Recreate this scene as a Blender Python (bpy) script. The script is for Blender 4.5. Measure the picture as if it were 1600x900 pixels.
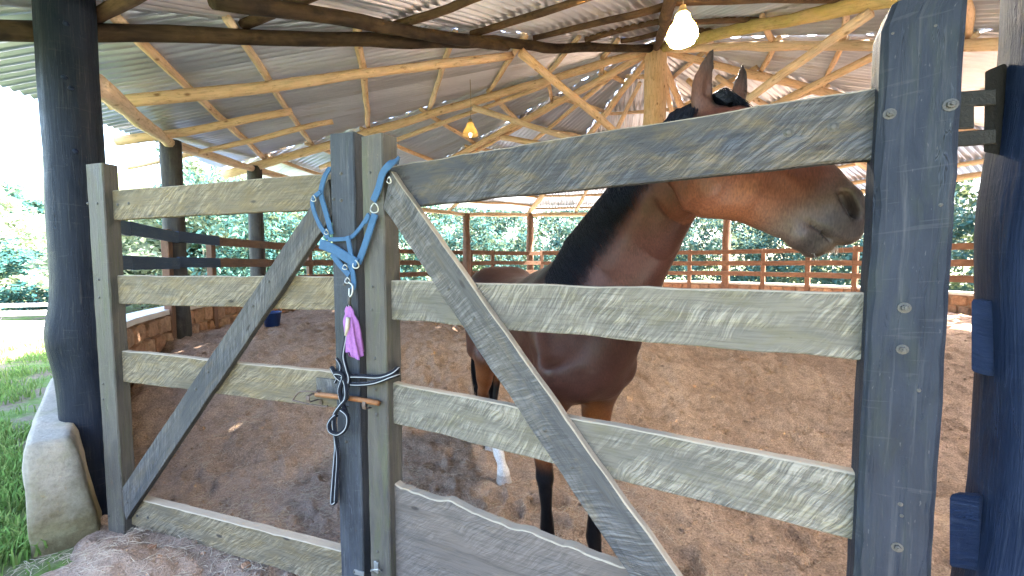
import bpy, math, random
import numpy as np
from mathutils import Vector, Matrix

random.seed(7)
rng = np.random.default_rng(11)
for o in list(bpy.data.objects):
    bpy.data.objects.remove(o)
SC = bpy.context.scene
COL = SC.collection

# ------------------------------------------------------------------ camera
EYE = 1.6
PITCH = math.atan(39 / 640)
cam_d = bpy.data.cameras.new('camera')
cam_d.sensor_width = 36.0
cam_d.lens = 640 / 1600 * 36.0
cam_d.clip_start = 0.05
cam_d.clip_end = 3000
cam = bpy.data.objects.new('camera', cam_d)
cam.location = (0, 0, EYE)
cam.rotation_euler = (math.pi / 2 - PITCH, 0, 0)
COL.objects.link(cam)
SC.camera = cam
# ------------------------------------------------------------------ sky, sun, exposure
SUN_EL, SUN_AZ = math.radians(46), math.radians(84)     # azimuth clockwise from +Y (the viewing direction)
W = bpy.data.worlds.new('World')
SC.world = W
W.use_nodes = True
nt = W.node_tree
nt.nodes.clear()
wo = nt.nodes.new('ShaderNodeOutputWorld')
bg = nt.nodes.new('ShaderNodeBackground')
sk = nt.nodes.new('ShaderNodeTexSky')
sk.sky_type = 'NISHITA'
sk.sun_disc = False
sk.sun_elevation = SUN_EL
sk.sun_rotation = SUN_AZ
sk.air_density = 1.0
sk.dust_density = 3.0
sk.ozone_density = 1.0
bg.inputs['Strength'].default_value = 0.15
nt.links.new(sk.outputs[0], bg.inputs['Color'])
nt.links.new(bg.outputs[0], wo.inputs['Surface'])
sun_d = bpy.data.lights.new('sun', 'SUN')
sun_d.energy = 5.0
sun_d.angle = math.radians(0.5)
sun_d.color = (1.0, 0.94, 0.85)
sun = bpy.data.objects.new('sun', sun_d)
sdir = Vector((math.sin(SUN_AZ) * math.cos(SUN_EL), math.cos(SUN_AZ) * math.cos(SUN_EL), math.sin(SUN_EL)))
sun.rotation_euler = sdir.to_track_quat('Z', 'Y').to_euler()
sun.location = (20, 10, 30)
COL.objects.link(sun)
SC.view_settings.view_transform = 'Standard'
SC.view_settings.look = 'None'
SC.view_settings.exposure = 4.2
SC.view_settings.gamma = 1.0
SC.view_settings.use_curve_mapping = False
SC.cycles.max_bounces = 10
SC.cycles.diffuse_bounces = 6

# ------------------------------------------------------------------ helpers
V = Vector


def ray(px, py):
    cx, cy = (px - 800) / 640, (450 - py) / 640
    cp, sp = math.cos(PITCH), math.sin(PITCH)
    return V((cx, cp + cy * sp, cy * cp - sp))


def at(px, py, Y):
    d = ray(px, py)
    return V((0, 0, EYE)) + d * (Y / d.y)


class Plane:
    """vertical plane through two eye-level sight lines at given depths; n points to the camera"""
    def __init__(s, pxa, ya, pxb, yb):
        a, b = at(pxa, 411, ya), at(pxb, 411, yb)
        s.o = a
        s.t = V((b.x - a.x, b.y - a.y, 0)).normalized()
        n = V((s.t.y, -s.t.x, 0))
        s.n = n if n.dot(-a) > 0 else -n

    def p(s, px, py, off=0.0):
        d = ray(px, py)
        c = V((0, 0, EYE))
        k = (s.o + s.n * off - c).dot(s.n) / d.dot(s.n)
        return c + d * k


def tag(o, label=None, cat=None, group=None, kind=None):
    if label: o['label'] = label
    if cat: o['category'] = cat
    if group: o['group'] = group
    if kind: o['kind'] = kind
    return o


def thing(name, loc, label, cat, group=None):
    o = bpy.data.objects.new(name, None)
    o.empty_display_size = 0.1
    o.location = loc
    COL.objects.link(o)
    return tag(o, label, cat, group)


def wloc(o):
    l = V(o.location)
    while o.parent:
        o = o.parent
        l = l + V(o.location)
    return l


def put(o, parent):
    if parent is not None:
        o.parent = parent
        o.matrix_parent_inverse = Matrix.Identity(4)
        o.location = V(o.location) - wloc(parent)
    return o


def mk(name, verts, faces, mat, parent=None, smooth=True, lc=None, colattr=None, origin=None):
    """one mesh object from world-space vertices; its origin is put at the vertices' base centre"""
    vs = np.asarray([tuple(v) for v in verts] if not isinstance(verts, np.ndarray) else verts, dtype=np.float64)
    if origin is None:
        mn, mx = vs.min(0), vs.max(0)
        origin = np.array([(mn[0] + mx[0]) / 2, (mn[1] + mx[1]) / 2, mn[2]])
    else:
        origin = np.array(origin, dtype=float)
    me = bpy.data.meshes.new(name)
    if isinstance(faces, np.ndarray):
        nf, k = faces.shape
        me.vertices.add(len(vs))
        me.vertices.foreach_set('co', (vs - origin).astype(np.float32).ravel())
        me.loops.add(nf * k)
        me.loops.foreach_set('vertex_index', faces.astype(np.int32).ravel())
        me.polygons.add(nf)
        me.polygons.foreach_set('loop_start', np.arange(0, nf * k, k, dtype=np.int32))
        me.polygons.foreach_set('loop_total', np.full(nf, k, dtype=np.int32))
        me.update(calc_edges=True)
        me.validate()
    else:
        me.from_pydata([tuple(v) for v in (vs - origin)], [], [tuple(f) for f in faces])
    if lc is not None:
        a = me.attributes.new('lc', 'FLOAT_VECTOR', 'POINT')
        a.data.foreach_set('vector', np.asarray(lc, dtype=np.float32).ravel())
    if colattr is not None:
        a = me.attributes.new('col', 'FLOAT_COLOR', 'POINT')
        c = np.ones((len(vs), 4), dtype=np.float32)
        c[:, :3] = colattr
        a.data.foreach_set('color', c.ravel())
    me.polygons.foreach_set('use_smooth', [smooth] * len(me.polygons))
    me.materials.append(mat)
    o = bpy.data.objects.new(name, me)
    o.location = origin
    COL.objects.link(o)
    return put(o, parent)


def dup(o, loc=None, rot=None, parent=None, scale=None):
    c = o.copy()
    COL.objects.link(c)
    c.parent = None
    c.matrix_parent_inverse = Matrix.Identity(4)
    if loc is not None: c.location = loc
    if rot is not None: c.rotation_euler = rot
    if scale is not None: c.scale = scale
    return put(c, parent)


# value-noise in numpy
_tab = rng.random(65536).astype(np.float32)


def vnoise(x, y):
    xi, yi = np.floor(x).astype(np.int64), np.floor(y).astype(np.int64)
    fx, fy = x - xi, y - yi
    fx, fy = fx * fx * (3 - 2 * fx), fy * fy * (3 - 2 * fy)
    h = lambda a, b: _tab[(a * 7919 + b * 104729 + (a * b) % 8191) % 65536]
    return (h(xi, yi) * (1 - fx) + h(xi + 1, yi) * fx) * (1 - fy) + (h(xi, yi + 1) * (1 - fx) + h(xi + 1, yi + 1) * fx) * fy - 0.5


def fbm(x, y, s, n=3):
    r, a = 0, 1.0
    for i in range(n):
        r = r + a * vnoise(x * s + 17 * i + 300, y * s + 31 * i + 300)
        s *= 2.03
        a *= 0.5
    return r


def sstep(a, b, x):
    t = np.clip((x - a) / (b - a), 0, 1)
    return t * t * (3 - 2 * t)


# ------------------------------------------------------------------ materials
class NB:
    def __init__(s, name):
        s.m = bpy.data.materials.new(name)
        s.m.use_nodes = True
        s.t = s.m.node_tree
        s.b = s.t.nodes['Principled BSDF']
        s.out = s.t.nodes['Material Output']

    def n(s, ty, **kw):
        nd = s.t.nodes.new('ShaderNode' + ty)
        for k, v in kw.items():
            if k.startswith('i_'):
                key = k[2:]
                key = int(key) if key.isdigit() else key.replace('_', ' ')
                s.set(nd.inputs[key], v)
            else:
                setattr(nd, k, v)
        return nd

    def set(s, inp, v):
        if isinstance(v, bpy.types.NodeSocket):
            s.t.links.new(v, inp)
        elif isinstance(v, (tuple, list)) and len(v) == 3 and inp.type == 'RGBA':
            inp.default_value = (*v, 1)
        else:
            inp.default_value = v

    def lc(s, scale=(1, 1, 1), rot=(0, 0, 0), jit=True):
        a = s.n('Attribute', attribute_name='lc')
        o = a.outputs['Vector']
        if jit:
            oi = s.n('ObjectInfo')
            m = s.n('VectorMath', operation='SCALE')
            m.inputs[0].default_value = (37.0, 11.0, 23.0)
            s.t.links.new(oi.outputs['Random'], m.inputs['Scale'])
            ad = s.n('VectorMath', operation='ADD')
            s.t.links.new(o, ad.inputs[0]); s.t.links.new(m.outputs[0], ad.inputs[1])
            o = ad.outputs[0]
        mp = s.n('Mapping', i_Vector=o, i_Scale=scale, i_Rotation=rot)
        return mp.outputs[0]

    def obj(s, scale=(1, 1, 1)):
        g = s.n('NewGeometry')
        return s.n('Mapping', i_Vector=g.outputs['Position'], i_Scale=scale).outputs[0]

    def noise(s, vec, scale, detail=4.0, rough=0.55, dist=0.0):
        return s.n('TexNoise', i_Vector=vec, i_Scale=scale, i_Detail=detail, i_Roughness=rough, i_Distortion=dist).outputs['Fac']

    def ramp(s, fac, stops):
        r = s.n('ValToRGB', i_Fac=fac)
        e = r.color_ramp.elements
        while len(e) < len(stops): e.new(0.5)
        for el, (p, c) in zip(e, stops):
            el.position = p
            el.color = (*c, 1) if isinstance(c, (tuple, list)) else (c, c, c, 1)
        return r.outputs['Color']

    def mix(s, a, b, fac, blend='MIX'):
        m = s.n('Mix', data_type='RGBA', blend_type=blend)
        s.set(m.inputs['Factor'], fac)
        s.set(m.inputs['A'] if False else m.inputs[6], a)
        s.set(m.inputs[7], b)
        return m.outputs[2]

    def math(s, op, a, b=0.0):
        m = s.n('Math', operation=op)
        s.set(m.inputs[0], a); s.set(m.inputs[1], b)
        return m.outputs[0]

    def bump(s, h, strength=0.5, dist=0.01, prev=None):
        b = s.n('Bump', i_Strength=strength, i_Distance=dist, i_Height=h)
        if prev is not None: s.t.links.new(prev, b.inputs['Normal'])
        return b.outputs[0]

    def fin(s, color=None, rough=None, normal=None, metal=None, spec=None, **kw):
        if color is not None: s.set(s.b.inputs['Base Color'], color)
        if rough is not None: s.set(s.b.inputs['Roughness'], rough)
        if normal is not None: s.set(s.b.inputs['Normal'], normal)
        if metal is not None: s.set(s.b.inputs['Metallic'], metal)
        if spec is not None: s.set(s.b.inputs['Specular IOR Level'], spec)
        for k, v in kw.items():
            s.set(s.b.inputs[k.replace('_', ' ')], v)
        return s.m


def mat_sawn(name, base_a, base_b, lich, saw=1.0, lich_lo=0.5, sawrot=0.9, spec=0.12):
    b = NB(name)
    grain = b.noise(b.lc((2.2, 42, 42)), 3.0, 6, 0.65, 0.4)
    big = b.noise(b.lc((1.3, 4.5, 4.5)), 1.6, 4, 0.6, 0.8)
    sawv = b.lc((1, 1, 1), (0, 0, sawrot))
    wrp = b.n('TexNoise', i_Vector=b.lc((3, 3, 3)), i_Scale=1.6, i_Detail=2.0)
    sc_ = b.n('VectorMath', operation='SCALE', i_0=wrp.outputs['Color'], i_Scale=0.07)
    wv = b.n('VectorMath', operation='ADD', i_0=sawv, i_1=sc_.outputs[0])
    mpa = b.n('Mapping', i_Vector=wv.outputs[0], i_Scale=(190, 13, 13))
    mpb = b.n('Mapping', i_Vector=wv.outputs[0], i_Scale=(100, 8, 8), i_Rotation=(0, 0, 0.3))
    w1 = b.ramp(b.noise(mpa.outputs[0], 1.0, 2, 0.5, 0.6), [(0.45, 0.0), (0.57, 1.0)])
    w2 = b.ramp(b.noise(mpb.outputs[0], 1.0, 3, 0.55, 0.9), [(0.42, 0.0), (0.6, 1.0)])
    mask = b.ramp(b.noise(b.lc((1.2, 4, 4)), 2.3, 3, 0.5, 0.5), [(0.34, 0.0), (0.58, 1.0)])
    sawm = b.math('MULTIPLY', b.math('ADD', b.math('MULTIPLY', w1, 0.55), b.math('MULTIPLY', w2, 0.6)), mask)
    c = b.mix(base_a, base_b, b.ramp(big, [(0.32, 0.0), (0.68, 1.0)]))
    gd = b.ramp(grain, [(0.3, 0.55), (0.52, 1.0), (0.75, 1.18)])
    c = b.mix(c, gd, 0.8, 'MULTIPLY')
    c = b.mix(c, lich, b.math('MULTIPLY', b.ramp(b.noise(b.lc((1.8, 4.5, 4)), 3.6, 7, 0.72, 0.4), [(lich_lo, 0.0), (lich_lo + 0.25, 0.7)]), 0.85))
    c = b.mix(c, b.ramp(sawm, [(0.08, 0.66), (0.4, 0.98), (0.85, 1.6)]), 0.8 * saw, 'MULTIPLY')
    crack = b.ramp(b.noise(b.lc((0.7, 16, 16)), 3.7, 2, 0.5, 0.9), [(0.488, 1.0), (0.494, 1.35), (0.5, 0.18), (0.506, 1.35), (0.512, 1.0)])
    cm = b.ramp(b.noise(b.lc((1, 2, 2)), 2.0, 2), [(0.5, 0.0), (0.62, 1.0)])
    c = b.mix(c, crack, b.math('MULTIPLY', cm, 0.8), 'MULTIPLY')
    knots = b.n('TexVoronoi', i_Vector=b.lc((2.6, 7, 7)), i_Scale=1.1).outputs['Distance']
    c = b.mix(c, (0.035, 0.03, 0.028), b.ramp(knots, [(0.05, 0.85), (0.085, 0.0)]))
    nrm = b.bump(sawm, 0.8 * saw, 0.006)
    nrm = b.bump(grain, 0.45, 0.004, nrm)
    return b.fin(c, b.ramp(grain, [(0.3, 0.62), (0.7, 0.85)]), nrm, spec=spec)


def mat_post(name, dark, mid, light, moss=0.0, spec=0.14):
    b = NB(name)
    st = b.noise(b.lc((1.2, 30, 30)), 2.5, 6, 0.65, 0.5)
    bl = b.noise(b.lc((3, 7, 7)), 1.5, 5, 0.65, 0.7)
    c = b.mix(dark, mid, b.ramp(bl, [(0.35, 0.0), (0.65, 1.0)]))
    c = b.mix(c, light, b.math('MULTIPLY', b.ramp(st, [(0.55, 0.0), (0.8, 1.0)]), 0.7))
    sp = b.noise(b.lc((18, 60, 60)), 3.0, 2, 0.5)
    c = b.mix(c, light, b.ramp(sp, [(0.70, 0.0), (0.76, 0.7)]))
    if moss:
        c = b.mix(c, (0.065, 0.075, 0.022), b.math('MULTIPLY', b.ramp(b.noise(b.lc((1.4, 9, 9)), 2.4, 5, 0.6, 0.6), [(0.5, 0.0), (0.7, 1.0)]), moss))
    crack = b.ramp(b.noise(b.lc((0.6, 13, 13)), 2.9, 3, 0.5, 0.7), [(0.484, 1.0), (0.492, 2.0), (0.5, 0.12), (0.507, 2.2), (0.514, 1.0)])
    cm = b.ramp(b.noise(b.lc((0.8, 3, 3)), 1.7, 2), [(0.48, 0.0), (0.6, 1.0)])
    c = b.mix(c, crack, b.math('MULTIPLY', cm, 0.9), 'MULTIPLY')
    scr = b.ramp(b.noise(b.lc((55, 5, 5)), 1.6, 2, 0.5, 0.5), [(0.66, 0.0), (0.70, 1.0)])
    c = b.mix(c, light, b.math('MULTIPLY', scr, 0.2))
    nrm = b.bump(st, 0.6, 0.006)
    nrm = b.bump(b.math('MULTIPLY', crack, 1.0), 0.35, 0.006, nrm)
    nrm = b.bump(bl, 0.3, 0.012, nrm)
    return b.fin(c, b.ramp(bl, [(0.3, 0.42), (0.7, 0.7)]), nrm, spec=spec)


def mat_log(name, a, c2, dark, knot=0.8):
    b = NB(name)
    st = b.noise(b.lc((2.5, 26, 26)), 2.2, 5, 0.6, 0.6)
    bl = b.noise(b.lc((2.2, 4, 4)), 1.5, 4, 0.6, 0.5)
    c = b.mix(a, c2, b.ramp(bl, [(0.35, 0.0), (0.65, 1.0)]))
    c = b.mix(c, b.ramp(st, [(0.3, 0.6), (0.5, 1.0), (0.75, 1.15)]), 0.8, 'MULTIPLY')
    vor = b.n('TexVoronoi', i_Vector=b.lc((3.0, 5, 5)), i_Scale=1.5).outputs['Distance']
    c = b.mix(c, dark, b.math('MULTIPLY', b.ramp(vor, [(0.06, 1.0), (0.16, 0.0)]), knot))
    pk = b.ramp(b.noise(b.lc((4, 9, 9)), 2.8, 5, 0.7), [(0.58, 0.0), (0.68, 1.0)])
    c = b.mix(c, dark, b.math('MULTIPLY', pk, 0.55))
    nrm = b.bump(st, 0.5, 0.006)
    nrm = b.bump(bl, 0.3, 0.02, nrm)
    return b.fin(c, 0.75, nrm, spec=0.12)


MT = {}
MT['board_l'] = mat_sawn('sawn_board_ochre', (0.185, 0.148, 0.098), (0.122, 0.104, 0.078), (0.19, 0.13, 0.05), lich_lo=0.47)
MT['board_r'] = mat_sawn('sawn_board_grey_green', (0.178, 0.158, 0.126), (0.125, 0.114, 0.098), (0.14, 0.118, 0.055), lich_lo=0.5, sawrot=0.6)
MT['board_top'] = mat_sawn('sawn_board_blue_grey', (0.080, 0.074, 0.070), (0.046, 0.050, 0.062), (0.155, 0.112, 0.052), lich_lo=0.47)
MT['brace'] = mat_sawn('sawn_brace_grey', (0.105, 0.097, 0.088), (0.066, 0.066, 0.070), (0.14, 0.108, 0.064), lich_lo=0.52, sawrot=0.35)
MT['panel'] = mat_sawn('sawn_panel_brown_grey', (0.125, 0.102, 0.088), (0.092, 0.08, 0.074), (0.15, 0.11, 0.075), saw=0.45, lich_lo=0.56)
MT['stile'] = mat_post('stile_slate', (0.011, 0.014, 0.022), (0.021, 0.025, 0.036), (0.065, 0.066, 0.07), moss=0.12)
MT['stile_moss'] = mat_post('stile_mossy', (0.052, 0.047, 0.044), (0.085, 0.075, 0.062), (0.13, 0.115, 0.095), moss=0.35)
MT['stile_mid'] = mat_post('stile_grey', (0.024, 0.027, 0.035), (0.046, 0.050, 0.060), (0.10, 0.10, 0.10), moss=0.1)
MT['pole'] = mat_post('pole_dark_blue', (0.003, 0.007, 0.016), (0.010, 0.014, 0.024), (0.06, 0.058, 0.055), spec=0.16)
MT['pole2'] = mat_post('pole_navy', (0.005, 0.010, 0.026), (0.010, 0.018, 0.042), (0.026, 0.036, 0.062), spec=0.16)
MT['fpole'] = mat_post('far_pole', (0.030, 0.028, 0.028), (0.06, 0.055, 0.05), (0.12, 0.11, 0.09))
MT['rail'] = mat_post('rail_brown', (0.11, 0.060, 0.040), (0.185, 0.105, 0.068), (0.26, 0.165, 0.115))
MT['rail_blue'] = mat_post('rail_dark_blue', (0.022, 0.038, 0.080), (0.04, 0.062, 0.12), (0.12, 0.14, 0.18))
MT['log'] = mat_log('stripped_log', (0.60, 0.40, 0.24), (0.70, 0.50, 0.33), (0.17, 0.08, 0.035))
MT['log2'] = mat_log('stripped_log_pale', (0.58, 0.42, 0.28), (0.68, 0.51, 0.36), (0.22, 0.12, 0.06))
MT['log_g'] = mat_log('green_ochre_log', (0.40, 0.33, 0.11), (0.52, 0.38, 0.18), (0.20, 0.16, 0.05), 0.4)
MT['log_d'] = mat_log('dark_brown_log', (0.07, 0.042, 0.028), (0.15, 0.09, 0.05), (0.035, 0.02, 0.015))  # darker brown tone for the gate-side rafter and purlins
MT['log_k'] = mat_log('black_log', (0.022, 0.015, 0.012), (0.075, 0.048, 0.025), (0.018, 0.012, 0.012))


b = NB('worn_lit_edge')  # bare worn wood, lightened further in place of light from above
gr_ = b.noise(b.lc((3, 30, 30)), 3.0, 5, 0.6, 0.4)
MT['worn_lit'] = b.fin(b.mix((0.20, 0.165, 0.125), (0.36, 0.30, 0.225), gr_), 0.85, b.bump(gr_, 0.5, 0.004), spec=0.2)


def simple(name, col, rough=0.5, metal=0.0, bumpscale=0, bstr=0.3, var=0.25, vscale=8.0, **kw):
    b = NB(name)
    n = b.noise(b.obj(), vscale, 5, 0.6)
    c = b.mix(tuple(x * (1 - var) for x in col), tuple(min(1, x * (1 + var)) for x in col), n)
    nrm = None
    if bumpscale:
        nrm = b.bump(b.noise(b.obj(), bumpscale, 5, 0.65), bstr, 0.01)
    return b.fin(c, rough, nrm, metal, **kw)


MT['steel'] = simple('worn_steel', (0.06, 0.055, 0.05), 0.55, 0.4, 120, 0.3, 0.4, 60)
MT['galv'] = simple('galvanised_steel', (0.32, 0.33, 0.33), 0.4, 0.7, 90, 0.15, 0.2, 40)
MT['rust'] = simple('rusty_orange_steel', (0.21, 0.085, 0.03), 0.62, 0.25, 160, 0.4, 0.4, 70)
MT['rustb'] = simple('rusty_brown_steel', (0.10, 0.066, 0.052), 0.6, 0.4, 160, 0.4, 0.5, 70)
MT['iron'] = simple('black_iron', (0.012, 0.010, 0.006), 0.6, 0.4, 80, 0.4, 0.6, 25)
MT['web'] = simple('blue_nylon_webbing', (0.024, 0.080, 0.165), 0.75, 0, 700, 0.5, 0.25, 45)
MT['chrome'] = simple('chrome', (0.42, 0.41, 0.38), 0.3, 0.9, 0, 0, 0.15, 60)
MT['purple'] = simple('purple_cloth', (0.27, 0.10, 0.29), 0.8, 0, 240, 0.6, 0.4, 70)
MT['cream'] = simple('cream_plastic', (0.34, 0.29, 0.23), 0.5, 0, 0, 0, 0.15, 60)
MT['tub'] = simple('blue_plastic', (0.015, 0.045, 0.16), 0.4, 0, 30, 0.1)
MT['mortar'] = simple('mortar', (0.26, 0.17, 0.11), 0.9, 0, 40, 0.6, 0.35, 5)
MT['cap'] = simple('pale_cement_cap', (0.55, 0.52, 0.48), 0.85, 0, 35, 0.5, 0.25, 4)
MT['bench'] = simple('pale_cement', (0.62, 0.58, 0.52), 0.85, 0, 30, 0.4, 0.2, 3)
MT['bark'] = simple('bark', (0.15, 0.11, 0.08), 0.9, 0, 22, 0.9, 0.5, 6)
MT['bark_pale'] = simple('pale_bark', (0.50, 0.45, 0.38), 0.85, 0, 22, 0.6, 0.35, 5)

b = NB('striped_rope')
a = b.n('Attribute', attribute_name='lc')
sx = b.n('SeparateXYZ', i_Vector=a.outputs['Vector'])
st = b.ramp(sx.outputs['Y'], [(0.20, 0.0), (0.21, 1.0), (0.27, 1.0), (0.28, 0.0), (0.70, 0.0), (0.71, 1.0), (0.77, 1.0), (0.78, 0.0)])
wv = b.n('TexWave', i_Vector=b.n('Mapping', i_Vector=a.outputs['Vector'], i_Scale=(260, 8, 1), i_Rotation=(0, 0, 0.5)).outputs[0], i_Scale=1.0).outputs['Fac']
MT['rope'] = b.fin(b.mix((0.007, 0.008, 0.014), (0.28, 0.29, 0.31), st), 0.8, b.bump(wv, 0.5, 0.002), spec=0.2)

b = NB('corrugated_zinc')
pos = b.obj()
n1 = b.noise(b.lc((0.5, 1.5, 1)), 1.7, 5, 0.6)
n2 = b.noise(b.lc((1, 3, 1)), 1.1, 3, 0.5)
c = b.mix((0.64, 0.69, 0.80), (0.78, 0.83, 0.94), b.ramp(n1, [(0.35, 0.0), (0.65, 1.0)]))
c = b.mix(c, (0.46, 0.40, 0.34), b.ramp(n2, [(0.6, 0.0), (0.75, 0.45)]))
oi = b.n('ObjectInfo')
c = b.mix(c, b.ramp(oi.outputs['Random'], [(0.0, 0.72), (1.0, 1.12)]), 1.0, 'MULTIPLY')
MT['zinc'] = b.fin(c, b.ramp(n1, [(0.3, 0.28), (0.7, 0.42)]), b.bump(n1, 0.1, 0.004), 0.85)

b = NB('brown_sand')
p = b.obj()
n1, n2, n3 = b.noise(p, 1.3, 4, 0.6), b.noise(p, 13, 6, 0.7), b.noise(p, 90, 4, 0.7)
c = b.mix((0.245, 0.163, 0.112), (0.345, 0.24, 0.168), b.ramp(n1, [(0.35, 0.0), (0.65, 1.0)]))
c = b.mix(c, b.ramp(n2, [(0.32, 0.62), (0.52, 1.0), (0.72, 1.25)]), 0.85, 'MULTIPLY')
c = b.mix(c, b.ramp(n3, [(0.32, 0.5), (0.5, 1.0), (0.70, 1.55)]), 0.95, 'MULTIPLY')
fib = b.n('TexNoise', i_Vector=b.n('Mapping', i_Vector=p, i_Scale=(9, 60, 30), i_Rotation=(0, 0, 0.5)).outputs[0], i_Scale=3.0, i_Detail=3.0, i_Distortion=2.5).outputs['Fac']
ga = b.n('Attribute', attribute_name='col')
gs = b.n('SeparateColor', i_Color=ga.outputs['Color'])
c = b.mix(c, (0.36, 0.30, 0.25), b.math('MULTIPLY', b.ramp(fib, [(0.55, 0.0), (0.62, 1.0)]), gs.outputs[0]))
c = b.mix(c, (0.27, 0.215, 0.185), b.math('MULTIPLY', gs.outputs[0], 0.45))
nr = b.bump(n2, 0.9, 0.045)
nr = b.bump(n3, 0.9, 0.010, nr)
MT['sand'] = b.fin(c, 0.95, nr, spec=0.15)

b = NB('lawn_soil')
p = b.obj()
n1, n2 = b.noise(p, 0.9, 5, 0.65), b.noise(p, 24, 5, 0.7)
c = b.mix((0.065, 0.11, 0.032), (0.11, 0.18, 0.05), b.ramp(n1, [(0.35, 0.0), (0.62, 1.0)]))
c = b.mix(c, (0.15, 0.125, 0.10), b.ramp(b.noise(p, 1.9, 5, 0.7), [(0.44, 0.0), (0.56, 0.9)]))
c = b.mix(c, b.ramp(n2, [(0.3, 0.6), (0.7, 1.3)]), 0.9, 'MULTIPLY')
MT['ground'] = b.fin(c, 0.95, b.bump(n2, 0.8, 0.03), spec=0.1)

b = NB('path_cement')
p = b.obj()
c = b.mix((0.48, 0.45, 0.41), (0.62, 0.59, 0.55), b.noise(p, 2.0, 5, 0.7))
MT['path'] = b.fin(c, 0.9, b.bump(b.noise(p, 40, 4), 0.4, 0.01))

b = NB('plaster_footing')
p = b.obj()
n1, n2 = b.noise(p, 5.0, 5, 0.65), b.noise(p, 45, 5, 0.7)
c = b.mix((0.23, 0.205, 0.165), (0.33, 0.30, 0.25), n1)
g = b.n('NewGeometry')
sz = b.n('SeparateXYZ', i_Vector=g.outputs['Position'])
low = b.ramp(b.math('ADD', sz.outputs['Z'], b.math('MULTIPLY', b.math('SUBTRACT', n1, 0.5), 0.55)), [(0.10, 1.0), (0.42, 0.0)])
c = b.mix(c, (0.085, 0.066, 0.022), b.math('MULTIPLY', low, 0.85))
c = b.mix(c, (0.21, 0.195, 0.12), b.math('MULTIPLY', b.ramp(b.noise(p, 7, 4, 0.6), [(0.5, 0.0), (0.65, 1.0)]), 0.5))
c = b.mix(c, b.ramp(n2, [(0.3, 0.75), (0.6, 1.08)]), 0.8, 'MULTIPLY')
MT['plaster'] = b.fin(c, 0.9, b.bump(n2, 0.6, 0.01, b.bump(n1, 0.5, 0.02)), spec=0.2)

b = NB('field_stone')
oi = b.n('ObjectInfo')
p = b.obj()
c = b.ramp(oi.outputs['Random'], [(0.0, (0.24, 0.125, 0.075)), (0.35, (0.36, 0.20, 0.115)), (0.7, (0.28, 0.18, 0.125)), (1.0, (0.42, 0.26, 0.16))])
c = b.mix(c, b.ramp(b.noise(p, 14, 5, 0.7), [(0.3, 0.55), (0.7, 1.3)]), 0.9, 'MULTIPLY')
MT['stone'] = b.fin(c, 0.9, b.bump(b.noise(p, 30, 5, 0.7), 0.8, 0.02), spec=0.2)


def mat_leaf(name, c1, c2, c3, trans=0.15):
    b = NB(name)
    at_ = b.n('Attribute', attribute_name='col')
    s_ = b.n('SeparateColor', i_Color=at_.outputs['Color'])
    c = b.ramp(s_.outputs[0], [(0.0, c1), (0.5, c2), (1.0, c3)])
    b.fin(c, 0.65, spec=0.15)
    tr = b.n('BsdfTranslucent', i_Color=b.mix(c, (1.0, 1.0, 0.45), 0.25))
    ms = b.n('MixShader', i_Fac=trans)
    b.t.links.new(b.b.outputs[0], ms.inputs[1])
    b.t.links.new(tr.outputs[0], ms.inputs[2])
    b.t.links.new(ms.outputs[0], b.out.inputs['Surface'])
    return b.m


MT['leaf_a'] = mat_leaf('leaf_teal_green', (0.012, 0.055, 0.058), (0.022, 0.085, 0.082), (0.05, 0.11, 0.075))
MT['leaf_b'] = mat_leaf('leaf_mid_green', (0.014, 0.050, 0.036), (0.026, 0.075, 0.042), (0.06, 0.10, 0.045))
MT['leaf_c'] = mat_leaf('leaf_light_green_glare', (0.13, 0.19, 0.15), (0.19, 0.25, 0.18), (0.26, 0.29, 0.20), 0.4)  # light green leaf, paled further to stand in for overexposed glare
MT['grass'] = mat_leaf('grass_blade', (0.06, 0.135, 0.025), (0.10, 0.20, 0.04), (0.18, 0.24, 0.07))
MT['straw'] = simple('dry_straw', (0.40, 0.335, 0.25), 0.8, 0, 0, 0, 0.45, 30)

b = NB('horse_coat')
at_ = b.n('Attribute', attribute_name='col')
p = b.obj()
n1 = b.noise(p, 9, 4, 0.6)
n2 = b.n('TexNoise', i_Vector=b.n('Mapping', i_Vector=p, i_Scale=(220, 220, 60)).outputs[0], i_Scale=1.0, i_Detail=3.0).outputs['Fac']
c = b.mix(at_.outputs['Color'], b.ramp(n1, [(0.3, 0.8), (0.7, 1.15)]), 1.0, 'MULTIPLY')
c = b.mix(c, b.ramp(n2, [(0.3, 0.68), (0.7, 1.30)]), 0.9, 'MULTIPLY')
MT['coat'] = b.fin(c, b.ramp(n1, [(0.3, 0.36), (0.7, 0.50)]), b.bump(n2, 0.5, 0.002, b.bump(b.noise(p, 16, 3), 0.16, 0.012)), spec=0.22)
b = NB('black_hair')
MT['hair'] = b.fin((0.006, 0.007, 0.012), 0.42, spec=0.2)
MT['whisker'] = NB('whisker').fin((0.5, 0.46, 0.4), 0.6)
MT['eye'] = NB('horse_eye').fin((0.012, 0.006, 0.004), 0.05, spec=0.8)

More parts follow.
